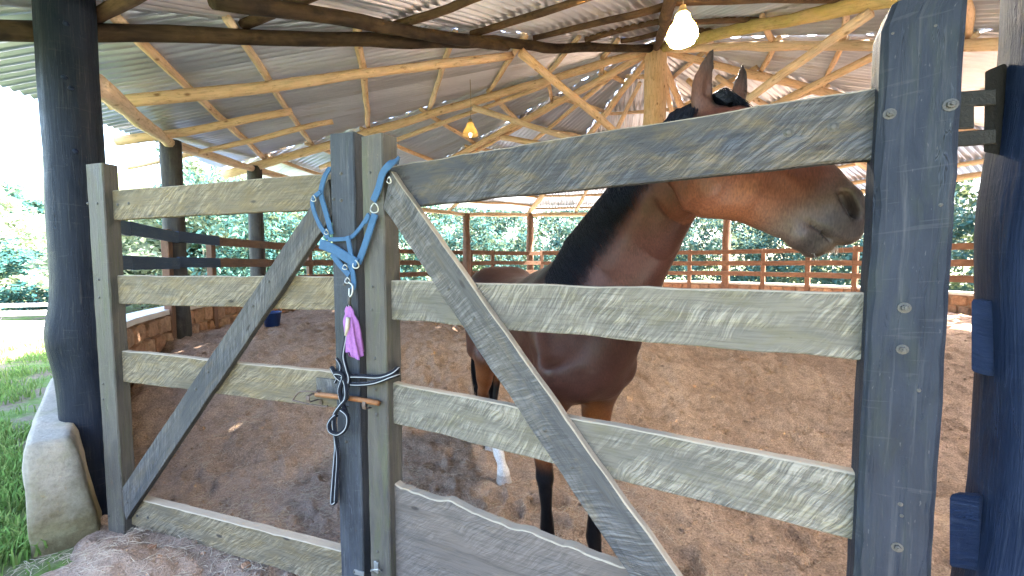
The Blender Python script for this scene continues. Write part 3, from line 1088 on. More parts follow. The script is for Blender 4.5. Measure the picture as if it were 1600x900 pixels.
def board(P, tl, tr, bl, br, thick, mat, parent, off=0.0, name='board', **kw):
    return sweep_rect(name, (P.p(*tl, off), P.p(*tr, off)), (P.p(*bl, off), P.p(*br, off)), P.n, thick, mat, parent, worn_lit=True, **kw)


BT = 0.036
# right leaf: the boards run on behind the stiles
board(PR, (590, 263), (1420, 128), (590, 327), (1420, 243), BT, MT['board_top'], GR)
board(PR, (590, 437.5), (1420, 460), (590, 497), (1420, 569.5), BT, MT['board_r'], GR)
board(PR, (590, 594.5), (1420, 756), (590, 655), (1420, 866), BT, MT['board_r'], GR)


def ragged(s):
    return float(fbm(np.array([s * 26.0]), np.array([2.0]), 1.0, 3)[0]) * 0.022


board(PR, (590, 748), (1420, 1043), (590, 925), (1420, 1290), 0.04, MT['panel'], GR, edge_noise=ragged, nseg=90)
# left leaf
board(PL, (150, 300), (540, 268.5), (150, 345), (540, 324.5), BT, MT['board_l'], GL)
board(PL, (150, 430), (540, 432.5), (150, 473.5), (540, 485.5), BT, MT['board_l'], GL)
board(PL, (160, 545.5), (540, 583.5), (160, 592.5), (540, 640.5), BT, MT['board_l'], GL)
board(PL, (206, 777), (540, 863), (206, 821), (540, 921), 0.05, MT['board_l'], GL)


def stile(P, pxl, pxr, ytop, ybot, back, front, mat, parent, cham=0.006, top_slope=0.0, bot_noise=None):
    """upright: between two sight columns at eye level, from ytop to ybot, from -back to +front of the board plane"""
    a, b_ = P.p(pxl, 411, front), P.p(pxr, 411, front)
    za, zb = P.p(pxl, ytop, front).z, P.p(pxr, ybot, front).z
    zb = max(zb, -0.15)
    a.z = b_.z = 0
    u = (b_ - a).normalized()
    w = (b_ - a).length
    # swept upward: 'top' edge is the right-hand side
    t0, t1 = V((b_.x, b_.y, zb)), V((b_.x, b_.y, za + top_slope))
    b0, b1 = V((a.x, a.y, zb)), V((a.x, a.y, za))
    return sweep_rect('stile', (t0, t1), (b0, b1), P.n, back + front, mat, parent, cham=cham, rough=0.0009, bot_noise=bot_noise)


stL = stile(PL, 143, 168.5, 256, 862, 0.035, 0.040, MT['stile_moss'], GL, 0.006)
stML = stile(PL, 519.5, 557, 209, 930, 0.045, 0.042, MT['stile_mid'], GL, 0.005)
stMR = stile(PR, 568, 601, 213, 930, 0.055, 0.035, MT['stile_moss'], GR, 0.005)
stR = stile(PR, 1361, 1489, 14, 1150, 0.05, 0.042, MT['stile'], GR, 0.012, 0.022, lambda s: 0.016 * max(0, (s - 0.985) / 0.015) ** 1.3)

# braces nailed in front of the boards
FB = 0.034
sweep_rect('brace', (PL.p(187, 768, FB), PL.p(513, 280, FB)), (PL.p(197, 812, FB), PL.p(519, 335, FB)), PL.n, FB - 0.001, MT['brace'], GL, cham=0.003)
sweep_rect('brace', (PR.p(611, 268, FB), PR.p(1104, 965, FB)), (PR.p(599, 325, FB), PR.p(1027, 965, FB)), PR.n, FB - 0.001, MT['brace'], GR, cham=0.004, worn_lit=True)


# bolts and nails
def bolt_proto():
    vs, fs = [], []
    def ringz(r, z, n, ph=0):
        s_ = len(vs)
        for j in range(n):
            a = 2 * math.pi * j / n + ph
            vs.append((r * math.cos(a), r * math.sin(a), z))
        return s_
    n = 12
    w0 = ringz(1.0, -0.1, n); w1 = ringz(1.0, 0.12, n); w2 = ringz(0.72, 0.16, n)
    for (p, q) in ((w0, w1), (w1, w2)):
        for j in range(n): fs.append((p + j, p + (j + 1) % n, q + (j + 1) % n, q + j))
    fs.append(tuple(w2 + j for j in range(n)))
    h0 = ringz(0.62, 0.12, 6); h1 = ringz(0.60, 0.62, 6); h2 = ringz(0.46, 0.70, 6)
    for (p, q) in ((h0, h1), (h1, h2)):
        for j in range(6): fs.append((p + j, p + (j + 1) % 6, q + (j + 1) % 6, q + j))
    fs.append(tuple(h2 + j for j in range(6)))
    c0 = ringz(0.26, 0.66, 8); c1 = ringz(0.24, 0.95, 8)
    for j in range(8): fs.append((c0 + j, c0 + (j + 1) % 8, c1 + (j + 1) % 8, c1 + j))
    fs.append(tuple(c1 + j for j in range(8)))
    me = bpy.data.meshes.new('bolt')
    me.from_pydata(vs, [], fs)
    me.materials.append(MT['steel'])
    return me


def carriage_proto():
    me = bpy.data.meshes.new('bolt_head')
    vs, fs = [], []
    n = 12
    prof = [(1.0, -0.1), (1.0, 0.08), (0.75, 0.15), (0.72, 0.3), (0.45, 0.48), (0.15, 0.55)]
    for (r, z) in prof:
        for j in range(n):
            a = 2 * math.pi * j / n
            vs.append((r * math.cos(a), r * math.sin(a), z))
    for i in range(len(prof) - 1):
        for j in range(n):
            fs.append((i * n + j, i * n + (j + 1) % n, (i + 1) * n + (j + 1) % n, (i + 1) * n + j))
    fs.append(tuple((len(prof) - 1) * n + j for j in range(n)))
    me.from_pydata(vs, [], fs)
    me.materials.append(MT['steel'])
    return me


MB, MC = bolt_proto(), carriage_proto()


def fast(P, px, py, off, r, parent, kind='bolt', sub=None):
    o = bpy.data.objects.new(kind, MB if kind == 'bolt' else MC)
    COL.objects.link(o)
    o.location = P.p(px, py, off + 0.0005)
    q = P.n.to_track_quat('Z', 'Y')
    o.rotation_euler = (q @ Matrix.Rotation(random.uniform(0, 3), 3, 'Z').to_quaternion()).to_euler()
    o.scale = (r, r, r)
    put(o, parent)


for (x, y, r) in ((1390, 178, .0125), (1485, 164, .0135), (1413, 481, .0125), (1410, 546, .0115), (1402, 855, .0115)):
    fast(PR, x, y, 0.042, r, GR)
for (x, y, r) in ((1407, 788, .005), (1409, 806, .004), (1462, 40, .003), (1395, 52, .003), (1436, 610, .004), (1470, 320, .004)):
    fast(PR, x, y, 0.042, r, GR, 'nail_head')
for (x, y, r) in ((1232, 207, .0125), (1302, 198, .0125)):
    fast(PR, x, y, 0.0, r, GR, 'bolt_head')
for (x, y) in ((1100, 208), (1185, 168), (1270, 180), (1134, 216)):
    fast(PR, x, y, 0.0, .0035, GR, 'nail_head')
for (x, y) in ((700, 451), (740, 497), (851, 672), (893, 729), (611, 307)):
    fast(PR, x, y, FB, .0085, GR, 'bolt_head')
for (x, y) in ((578, 270), (582, 448), (581, 484), (586, 560), (590, 862)):
    fast(PR, x, y, 0.035, .0075, GR, 'bolt_head')
for (x, y) in ((420, 440), (395, 478), (325, 581), (306, 608), (199, 785)):
    fast(PL, x, y, FB, .009, GL, 'bolt_head')
for (x, y) in ((533, 271), (533, 313), (538, 444), (521, 311), (541, 690)):
    fast(PL, x, y, 0.042, .0085, GL, 'bolt_head')
for (x, y) in ((137, 318), (152, 318), (154, 437), (155, 465), (161, 600), (161, 624), (170, 806)):
    fast(PL, x, y, 0.040, .008, GL, 'bolt_head')
for (x, y) in ((184, 320), (201, 318), (214, 806), (231, 809)):
    fast(PL, x, y, 0.0, .009, GL, 'bolt_head')

# slide bolt latch on the left leaf, keeper on the right leaf
lat = box_mesh('slide_latch', PL.p(511, 606, 0.004), PL.t, V((0, 0, 1)), PL.n, .06, .045, .004, MT['brace'], GL, 0.001)
rod = [PL.p(494, 616, .062), PL.p(530, 620, .064), PL.p(560, 624, .066)] + [PR.p(592, 630, .058)]
tube('rod', rod, .0115, MT['rust'], lat, 12)
hand = [PL.p(512, 634, .062), PL.p(507, 635, .064), PL.p(484, 632, .066), PL.p(460, 626, .066), PL.p(458, 624, .066), PL.p(470, 612, .066), PL.p(497, 613, .066)]
tube('handle', smooth_path(hand, 4), .004, MT['rustb'], lat, 8)


def strap_over(P, px, py, h0, h1, wd, off, mat, parent, name):
    """U-shaped keeper: plate foot, arch over the rod, plate foot"""
    c = P.p(px, py, 0)
    pts = [(h0 + .028, 0.004), (h0 + .006, 0.004), (h0, 0.02), (h0 * .75, off), (0, off + .004), (-h1 * .75, off), (-h1, 0.02), (-h1 - .006, 0.004), (-h1 - .03, 0.004)]
    vs, fs = [], []
    for (z, d_) in pts:
        for sx_, dd_ in ((-wd, 0), (wd, 0), (wd, -.004), (-wd, -.004)):
            vs.append(c + P.t * sx_ + V((0, 0, z)) + P.n * (d_ + dd_))
    for i in range(len(pts) - 1):
        for k in range(4):
            l = (k + 1) % 4
            fs.append((i * 4 + k, i * 4 + l, (i + 1) * 4 + l, (i + 1) * 4 + k))
    fs.append((0, 1, 2, 3)); fs.append(tuple(len(vs) - 4 + k for k in (3, 2, 1, 0)))
    return mk(name, vs, fs, mat, parent, False)


strap_over(PL, 501, 616, .02, .02, .010, .078, MT['rustb'], lat, 'keeper')
strap_over(PL, 553, 624, .02, .02, .009, .080, MT['rustb'], lat, 'keeper')
kp = strap_over(PR, 589, 626, .022, .022, .010, .074, MT['rustb'], GR, 'keeper')
fast(PR, 586, 609, 0.04, .008, kp, 'bolt_head')
fast(PR, 588, 648, 0.04, .008, kp, 'bolt_head')
# galvanised hasp near the foot
hs = box_mesh('hasp', PR.p(588, 886, 0.040), V((0, 0, 1)), PR.t, PR.n, .026, .013, .003, MT['galv'], GR, 0.002)
tube('staple', smooth_path([PR.p(580, 892, .04), PR.p(581, 891, .062), PR.p(590, 890, .066), PR.p(596, 892, .04)], 5), .0045, MT['galv'], hs, 8)
fast(PR, 589, 877, .043, .006, hs, 'bolt_head')
hb = box_mesh('hasp', PL.p(561, 895, 0.046), PL.t, V((0, 0, 1)), PL.n, .028, .011, .003, MT['galv'], GL, 0.002)
fast(PL, 553, 894, .049, .006, hb, 'bolt_head')

# strap hinge between the right stile and the navy pole
hg = None
hg = sweep_rect('hinge', (PR.p(1470, 166, -0.055), PR.p(1522, 162, -0.075)), (PR.p(1470, 203, -0.055), PR.p(1522, 202, -0.075)), PR.n, 0.010, MT['iron'], GR, cham=0.002, nseg=4)
for (ya, yb) in ((139, 165), (203, 229)):
    sweep_rect('strap', (PR.p(1470, ya + 4, -0.055), PR.p(1556, ya - 2, -0.085)), (PR.p(1470, yb + 2, -0.055), PR.p(1556, yb - 2, -0.085)), PR.n, 0.012, MT['iron'], hg, cham=0.002, nseg=8)
pn = (PR.n + PR.t * -0.9).normalized()
sweep_rect('plate', (PR.p(1539, 112, -0.09), PR.p(1566, 100, -0.14)), (PR.p(1537, 238, -0.09), PR.p(1564, 243, -0.14)), pn, 0.02, MT['iron'], hg, cham=0.003, nseg=4)
for (xa, ya, xb, yb, lab) in ((1518, 468, 1552, 580, 'small dark wooden block on the navy pole at mid height'), (1484, 775, 1530, 886, 'dark wooden block at the foot of the navy pole beside the gate')):
    bl_ = sweep_rect('hinge_block', (PR.p(xa, ya, -0.07), PR.p(xb, ya + 2, -0.12)), (PR.p(xa, yb, -0.07), PR.p(xb, yb + 8, -0.12)), pn, 0.05, MT['pole2'], None, cham=0.008, nseg=4)
    tag(bl_, lab, 'block')

# ================================================================== HALTER, ROPE, RIBBON
def frame_at(px, py, off):
    """point a little in front of the meeting stiles"""
    return (PL if px < 566 else PR).p(px, py, off)


def webbing(pts, width, parent, off=0.05, thick=0.0035, name='strap', twist=0.0, mat=None):
    P = smooth_path([frame_at(x, y, o_) for (x, y, o_) in [(p + (off,))[:3] if len(p) == 2 else p for p in pts]], 6)
    vs, lc, fs = [], [], []
    N = len(P)
    s = 0
    nn = ((PL.n + PR.n) / 2).normalized()
    for i in range(N):
        t = (P[min(i + 1, N - 1)] - P[max(i - 1, 0)]).normalized()
        sd = t.cross(nn).normalized()
        n_ = sd.cross(t)
        if twist:
            r_ = Matrix.Rotation(twist * math.sin(i / N * 3.1), 3, t)
            sd, n_ = r_ @ sd, r_ @ n_
        if i: s += (P[i] - P[i - 1]).length
        h = width / 2
        for (a, d_) in ((-h, 0), (-h * .85, thick), (h * .85, thick), (h, 0), (h * .85, -thick), (-h * .85, -thick)):
            vs.append(P[i] + sd * a + n_ * d_)
            lc.append((s, a, d_))
    for i in range(N - 1):
        for k in range(6):
            l = (k + 1) % 6
            fs.append((i * 6 + k, i * 6 + l, (i + 1) * 6 + l, (i + 1) * 6 + k))
    fs.append((0, 1, 2, 3, 4, 5)); fs.append(tuple((N - 1) * 6 + k for k in range(5, -1, -1)))
    return mk(name, vs, fs, mat or MT['web'], parent, False, lc)


def ring_at(px, py, off, r, rt, parent, name='ring', squash=1.0, tilt=0.0, mat=None):
    c = frame_at(px, py, off)
    nn = ((PL.n + PR.n) / 2).normalized()
    x = V((0, 0, 1)).cross(nn).normalized()
    y = V((0, 0, 1))
    pts = []
    for k in range(25):
        a = 2 * math.pi * k / 24 + tilt
        pts.append(c + x * math.cos(a) * r * squash + y * math.sin(a) * r + nn * 0.004 * math.sin(a * 2))
    return tube(name, pts, rt, mat or MT['chrome'], parent, 8, caps=False)


HA = thing('halter', frame_at(545, 430, .05), 'faded blue webbing halter with metal rings hung over the gate stiles', 'halter')
webbing([(516, 262, .03), (508, 275, .05), (502, 296), (503, 310), (511, 338), (518, 366, .055)], 0.0284, HA, .056)
webbing([(501, 300), (489, 311), (490, 327), (499, 350), (513, 372)], 0.0230, HA, .062)
webbing([(513, 374), (530, 374), (548, 371), (562, 357), (577, 335)], 0.0189, HA, .064)
webbing([(500, 381), (518, 388), (538, 400), (558, 412)], 0.0459, HA, .070)
webbing([(623, 251, -.03), (619, 250, .02), (609, 257, .05), (598, 271), (591, 295), (583, 314)], 0.0351, HA, .052)
webbing([(586, 334), (577, 362), (567, 392), (560, 410)], 0.0351, HA, .056)
webbing([(576, 337), (570, 348), (576, 336)], 0.0243, HA, .062)
webbing([(543, 369), (546, 384), (549, 402)], 0.0257, HA, .068)
webbing([(519, 396), (530, 412), (546, 430)], 0.0297, HA, .060)
webbing([(545, 412), (551, 425), (553, 446), (550, 452)], 0.0270, HA, .058)
ring_at(585, 325, .060, .020, .0026, HA)
ring_at(608, 281, .055, .014, .0024, HA, 'buckle', 0.6, 0.4)
ring_at(490, 310, .066, .013, .0024, HA, 'buckle', 0.9)
ring_at(556, 413, .074, .017, .003, HA, 'buckle', 0.9, 0.6)
ring_at(510, 362, .066, .012, .0024, HA, 'buckle', 0.8)
ring_at(543, 438, .062, .013, .0024, HA)
ring_at(539, 417, .075, .011, .0024, HA, 'buckle', 1.1)

RP = thing('lead_rope', frame_at(540, 640, .05), 'black and white striped lead rope clipped to the halter and knotted round the latch', 'rope')
tube('snap_hook', smooth_path([frame_at(545, 441, .066), frame_at(551, 447, .07), frame_at(550, 460, .07), frame_at(546, 463, .068), frame_at(546, 450, .066)], 5), .0042, MT['galv'], RP, 8)
tube('snap_hook', [frame_at(546, 462, .066), frame_at(546, 470, .066), frame_at(546, 478, .066)], .0075, MT['steel'], RP, 10)
rr_ = .0102


def rope(pts, parent, r=rr_):
    tube('rope', smooth_path([frame_at(*p) for p in pts], 7), r, MT['rope'], parent, 12, stripe=True)


rope([(546, 476, .064), (545, 500, .064), (541, 530, .064), (537, 556, .066), (541, 576, .075), (545, 592, .078), (541, 612, .084), (536, 628, .086)], RP)
rope([(519, 575, .035), (520, 577, .056), (528, 588, .068), (545, 588, .070), (566, 588, .062), (592, 589, .052), (612, 583, .052), (621, 576, .02), (620, 580, -.03)], RP)
rope([(621, 586, -.03), (621, 585, .02), (612, 588, .054), (588, 597, .062), (566, 600, .066), (545, 599, .072), (530, 592, .078), (524, 584, .08), (533, 584, .086), (537, 590, .088), (531, 610, .09), (536, 632, .088), (541, 645, .086)], RP)
rope([(537, 590, .086), (541, 604, .092), (541, 622, .094), (532, 634, .092), (524, 646, .088), (522, 662, .086), (526, 690, .080), (529, 715, .076), (527, 750, .07), (525, 783, .068)], RP)
rope([(533, 640, .096), (543, 650, .094), (541, 668, .092), (529, 678, .094), (517, 674, .094), (514, 664, .092), (519, 654, .09), (526, 648, .088)], RP)
rope([(525, 783, .068), (521, 786, .068), (519, 780, .068), (522, 740, .07), (525, 700, .074), (524, 680, .078)], RP)
rope([(526, 560, .064), (533, 575, .07), (524, 598, .078)], RP, .007)

RB = thing('cloth_ribbon', frame_at(552, 520, .06), 'crumpled purple cloth ribbon tied to the lead rope clip', 'ribbon')
vs, fs = [], []
nu, nv = 34, 18
for i in range(nv + 1):
    s = i / nv
    for j in range(nu):
        a = 2 * math.pi * j / nu
        wx = 0.010 + 0.022 * sstep(0, 0.35, s) + 0.006 * s
        if s < 0.12: wx = 0.010 + 0.012 * math.sin(s / 0.12 * 1.5)
        fold = 1 + 0.28 * math.sin(a * 7 + s * 2.2) * min(1, s * 2.5) + 0.12 * math.sin(a * 3 + s * 5)
        c = frame_at(545 + 10.5 * s, 478 + 77 * s + (5 * math.sin(a * 2.0) * s), .068 - .01 * s)
        x = PL.t if PL.t.x > 0 else -PL.t
        vs.append(c + x * (math.cos(a) * wx * fold) + PL.n * (math.sin(a) * wx * 0.55 * fold))
for i in range(nv):
    for j in range(nu):
        l = (j + 1) % nu
        fs.append((i * nu + j, i * nu + l, (i + 1) * nu + l, (i + 1) * nu + j))
fs.append(tuple(range(nu))); fs.append(tuple(nv * nu + j for j in reversed(range(nu))))
mk('ribbon_fold', vs, fs, MT['purple'], RB, True)
tube('toggle', [frame_at(544, 496, .085), frame_at(543, 510, .085), frame_at(541, 524, .083)], [.009, .0095, .008], MT['cream'], RB, 10)

# ================================================================== HORSE
FH = V((0.378, -0.926, 0)).normalized()
LH = V((-FH.y, FH.x, 0))                 # horse's left, to the right of the view
BF = V((0.30, 2.10, 0))


def hb_(f, l, u):
    return BF + FH * f + LH * l + V((0, 0, u))


H = 0.0085
ORG = np.array([-0.72, 1.02, -0.03])
SHP = (int(2.05 / H), int(2.75 / H), int(2.45 / H))
D = np.full(SHP, 0.5, dtype=np.float32)


def sub(lo, hi):
    i0 = np.maximum(((np.array(lo) - ORG) / H).astype(int), 0)
    i1 = np.minimum(((np.array(hi) - ORG) / H).astype(int) + 2, SHP)
    sl = tuple(slice(a, b_) for a, b_ in zip(i0, i1))
    ax = [(ORG[k] + H * np.arange(i0[k], i1[k])).astype(np.float32) for k in range(3)]
    return sl, ax[0][:, None, None], ax[1][None, :, None], ax[2][None, None, :]


def shape(segs, k=0.04, carve=False):
    """hard union of tapered elliptical segments (a, b, ra, rb, lateral axis), blended softly into the body"""
    R = max(max(*q[2], *q[3]) for q in segs) + k + 0.03
    lo = [min(min(q[0][m], q[1][m]) for q in segs) - R for m in range(3)]
    hi = [max(max(q[0][m], q[1][m]) for q in segs) + R for m in range(3)]
    sl, x, y, z = sub(lo, hi)
    T = None
    for (a, b_, ra, rb, wdir) in segs:
        ab = b_ - a
        L = max(ab.length, 1e-6)
        t_ = ab / L
        w = V(wdir) if wdir is not None else LH
        w = (w - t_ * w.dot(t_)).normalized()
        h = t_.cross(w)
        px_, py_, pz_ = x - a.x, y - a.y, z - a.z
        pt = px_ * t_.x + py_ * t_.y + pz_ * t_.z
        s = np.clip(pt / L, 0, 1)
        s = s * s * (3 - 2 * s) * 0.5 + s * 0.5
        qa = pt - np.clip(pt, 0, L)
        qw = px_ * w.x + py_ * w.y + pz_ * w.z
        qh = px_ * h.x + py_ * h.y + pz_ * h.z
        rw = ra[0] + (rb[0] - ra[0]) * s
        rh = ra[1] + (rb[1] - ra[1]) * s
        rm = np.minimum(rw, rh)
        d_ = (np.sqrt((qw / rw) ** 2 + (qh / rh) ** 2 + (qa / rm) ** 2) - 1) * rm
        T = d_ if T is None else np.minimum(T, d_)
    o = D[sl]
    if carve:
        T = -T
        hh = np.maximum(k - np.abs(o - T), 0) / k
        D[sl] = np.maximum(o, T) + hh * hh * k * 0.25
    else:
        hh = np.maximum(k - np.abs(o - T), 0) / k
        D[sl] = np.minimum(o, T) - hh * hh * k * 0.25


def two(r):
    return r if isinstance(r, tuple) else (r, r)


def seg(a, b_, ra, rb, wdir=None, k=0.04, carve=False):
    shape([(V(a), V(b_), two(ra), two(rb), wdir)], k, carve)


def chain(st, wdir=None, k=0.04, carve=False):
    shape([(V(p), V(q), two(r), two(r2), wdir) for (p, r), (q, r2) in zip(st[:-1], st[1:])], k, carve)


# trunk
tr = [(.17, 1.14, .165, .22), (.04, 1.18, .205, .31), (-.15, 1.205, .235, .36), (-.45, 1.185, .265, .325), (-.75, 1.215, .27, .30), (-.98, 1.28, .255, .285), (-1.17, 1.25, .20, .25)]
chain([(hb_(f, 0, u), (w, h)) for f, u, w, h in tr], LH, 0.09)
chain([(hb_(-.34, 0, 1.47), (.06, .06)), (hb_(-.10, 0, 1.535), (.05, .05)), (hb_(.06, 0, 1.53), (.06, .07))], LH, 0.09)
for s in (-1, 1):
    seg(hb_(-.98, s * .10, 1.40), hb_(-1.12, s * .10, 1.32), .165, .15, LH, .07)
    # shoulder blade, upper arm, chest muscle
    seg(hb_(-.10, s * .135, 1.38), hb_(.16, s * .165, 1.10), (.075, .11), (.085, .10), LH, .05)
    seg(hb_(.17, s * .16, 1.08), hb_(-.02, s * .19, .93), .092, (.078, .10), LH, .05)
    seg(hb_(.225, s * .075, 1.13), hb_(.205, s * .085, 1.02), .080, .066, LH, .05)
    seg(hb_(.12, s * .12, 1.02), hb_(.02, s * .155, .80), .088, .068, LH, .05)
    # thigh
    seg(hb_(-1.0, s * .15, 1.22), hb_(-.98, s * .17, .98), (.125, .23), (.095, .17), LH, .06)


def foreleg(s, f0, l0, f1, l1):
    P = lambda q, u: hb_(f0 + (f1 - f0) * q, l0 + (l1 - l0) * q, u)
    st = [(P(0, .95), (.085, .105)), (P(.15, .80), (.070, .090)), (P(.4, .64), (.055, .068)), (P(.58, .53), (.045, .050)),
          (P(.66, .475), (.048, .054)), (P(.72, .42), (.037, .043)), (P(.85, .30), (.028, .036)), (P(.93, .225), (.034, .042)),
          (P(.97, .185) , (.038, .046)), (P(1.0, .12) + FH * .02, (.031, .034)), (P(1.0, .085) + FH * .04, (.041, .044))]
    chain(st, LH, .022)
    seg(P(1, .08) + FH * .045, P(1, -.01) + FH * .075, (.044, .048), (.060, .066), LH, .008)


foreleg(-1, -.02, -.165, -.051, -.098)
foreleg(1, .0, .165, .11, .085)


def hindleg(stf, hock, fet, toe):
    s = stf
    chain([(s, (.085, .12)), (s.lerp(hock, .5), (.062, .085)), (hock.lerp(s, .12), (.038, .056)), (hock, (.042, .062)),
           (hock.lerp(fet, .2), (.034, .048)), (hock.lerp(fet, .6), (.030, .038)), (hock.lerp(fet, .9), (.035, .044)), (fet, (.039, .048)),
           (fet.lerp(toe + V((0, 0, .09)), .5), (.032, .036)), (toe + V((0, 0, .085)) - FH * .02, (.042, .046))], LH, .022)
    seg(toe + V((0, 0, .08)) - FH * .015, toe + V((0, 0, -.01)), (.045, .049), (.059, .066), LH, .008)
    # point of hock
    seg(hock - FH * .03 + V((0, 0, .03)), hock - FH * .045 + V((0, 0, .06)), .026, .022, LH, .02)


hindleg(hb_(-.84, -.175, .96), hb_(-1.10, -.115, .60), hb_(-.93, -.05, .20), hb_(-.86, -.035, 0))
hindleg(hb_(-.90, .175, .96), hb_(-1.42, .11, .62), hb_(-1.41, .05, .20), hb_(-1.34, .035, 0))
# tail dock
seg(hb_(-1.28, 0, 1.42), hb_(-1.40, 0, 1.25), .045, .03, LH, .03)

# neck: crest / throat pairs (px, py, depth)
neck = [((860, 432, 2.14), (985, 560, 1.90), .165), ((895, 372, 2.08), (1022, 470, 1.84), .150), ((950, 305, 1.93), (1052, 402, 1.74), .112), ((1010, 232, 1.76), (1072, 346, 1.62), .090), ((1066, 178, 1.60), (1086, 302, 1.53), .076), ((1108, 162, 1.49), (1106, 255, 1.46), .070)]
NC = []
for (c_, t_, w) in neck:
    c3, t3 = at(*c_), at(*t_)
    NC.append((c3, t3, w))
sg = []
for (c0_, t0_, w0), (c1_, t1_, w1) in zip(NC[:-1], NC[1:]):
    a, b_ = (c0_ + t0_) / 2, (c1_ + t1_) / 2
    hd_ = ((c0_ - t0_) + (c1_ - t1_)) / 2
    lat_ = (b_ - a).cross(hd_).normalized()
    sg.append((a, b_, (w0, (c0_ - t0_).length / 2), (w1, (c1_ - t1_).length / 2), lat_))
shape(sg, .09)
# long neck muscle on each side leaves the jugular groove under it


def neck_side(qi, ff_, out, sgn):
    cc, th_, ww = NC[qi]
    e_ = (ff_ - .5) * 2
    ax_ = NC[min(qi + 1, 5)][0] - NC[qi - 1][0]
    sd_ = ax_.cross(cc - th_).normalized()
    if sd_.dot(V((0, 0, EYE)) - cc) < 0: sd_ = -sd_
    return cc.lerp(th_, ff_) + sd_ * sgn * (ww * math.sqrt(1 - e_ * e_) + out)


for sgn in (1, -1):
    chain([(neck_side(1, .62, -.085, sgn), .066), (neck_side(2, .58, -.043, sgn), .050), (neck_side(3, .56, -.036, sgn), .042), (neck_side(4, .55, -.046, sgn), .036)], LH, .03)
# groove in front of the shoulder blade
for s in (-1, 1):
    seg(hb_(.02, s * .215, 1.47), hb_(.20, s * .235, 1.20), .040, .045, LH, .05, carve=True)
    seg(hb_(.08, s * .30, 1.13), hb_(-.12, s * .31, 1.02), .040, .04, LH, .05, carve=True)

# head: upper profile / lower profile (px, py), depth, half width
head = [((1108, 160), (1082, 304), 1.455, .078), ((1150, 163), (1105, 343), 1.435, .096), ((1205, 190), (1150, 346), 1.41, .092),
        ((1250, 222), (1192, 362), 1.385, .070), ((1288, 254), (1226, 378), 1.36, .056), ((1316, 280), (1250, 384), 1.335, .054), ((1332, 303), (1282, 380), 1.315, .054), ((1339, 324), (1316, 374), 1.305, .044)]
HC = [(at(*u_, y_), at(*l_, y_), w) for u_, l_, y_, w in head]
HX = (HC[-1][0] - HC[0][0]).normalized()                       # poll to muzzle
HUp = (HC[2][0] - HC[2][1]); HUp = (HUp - HX * HUp.dot(HX)).normalized()
HN = HX.cross(HUp).normalized()
if HN.dot(V((0, 0, EYE)) - HC[2][0]) < 0: HN = -HN              # near side of the head
shape([((u0_ + l0_) / 2, (u1_ + l1_) / 2, (w0, (u0_ - l0_).length / 2), (w1, (u1_ - l1_).length / 2), HN) for (u0_, l0_, w0), (u1_, l1_, w1) in zip(HC[:-1], HC[1:])], .035)


def hd_pt(px, py, dep, n=0.0):
    return at(px, py, dep) + HN * n


for s in (1, -1):
    # round cheek, brow, facial crest, nostril flare, lips
    seg(hd_pt(1108, 262, 1.43, s * .052), hd_pt(1125, 278, 1.43, s * .052), (.045, .098), (.045, .10), HN, .022)
    seg(hd_pt(1176, 205, 1.40, s * .072), hd_pt(1196, 214, 1.40, s * .070), .028, .024, HN, .03)
    seg(hd_pt(1185, 262, 1.40, s * .062), hd_pt(1240, 300, 1.375, s * .045), .020, .014, HN, .03)
    seg(hd_pt(1308, 316, 1.325, s * .040), hd_pt(1322, 338, 1.315, s * .036), (.026, .046), (.025, .042), HN, .028)
    seg(hd_pt(1286, 356, 1.335, s * .026), hd_pt(1320, 368, 1.315, s * .020), .030, .028, HN, .028)
seg(hd_pt(1250, 372, 1.35), hd_pt(1272, 384, 1.34), (.046, .036), (.042, .034), HN, .022)
seg(hd_pt(1268, 392, 1.34), hd_pt(1290, 386, 1.33), (.034, .022), (.030, .018), HN, .018)
NOS = []
for s in (1, -1):
    cen = hd_pt(1314, 326, 1.32, s * .062)
    seg(hd_pt(1308, 312, 1.322, s * .064), hd_pt(1321, 340, 1.316, s * .060), (.046, .019), (.044, .014), HN, .012, carve=True)
    NOS.append(cen)
# mouth slit on both sides
for s in (1, -1):
    mp = [hd_pt(1240, 342, 1.345, s * .060), hd_pt(1260, 354, 1.338, s * .057), hd_pt(1277, 367, 1.332, s * .054), hd_pt(1289, 378, 1.326, s * .048)]
    chain([(p_, (.028, .0048)) for p_ in mp], HN, .006, carve=True)
# ears
ears = [([(1099, 172, 1.46), (1094, 140, 1.465), (1104, 105, 1.47), (1113, 76, 1.475)], 1), ([(1153, 158, 1.50), (1157, 136, 1.505), (1160, 118, 1.51), (1160, 101, 1.515)], 0.72)]
for pts_, sc in ears:
    e = [at(*p) for p in pts_]
    wv_ = V((0.95, -0.32, 0.0))
    chain([(e[0], (.034 * sc, .026)), (e[0].lerp(e[1], .6), (.036 * sc, .022)), (e[1].lerp(e[2], .4), (.034 * sc, .018)), (e[2], (.025 * sc, .014)), (e[3].lerp(e[2], .2), (.011 * sc, .009)), (e[3], (.004, .004))], wv_, .014)
    o_ = V((0.014 * sc, -0.020, 0))
    chain2 = [(e[0].lerp(e[1], .7) + o_, (.015 * sc, .012)), (e[1].lerp(e[2], .6) + o_, (.014 * sc, .010)), (e[2].lerp(e[3], .6) + o_ * .7, (.005, .005))]
    chain(chain2, wv_, .008, carve=True)
# flat soles
zz = (ORG[2] + H * np.arange(SHP[2])).astype(np.float32)[None, None, :]
D = np.maximum(D, 0.004 - zz)


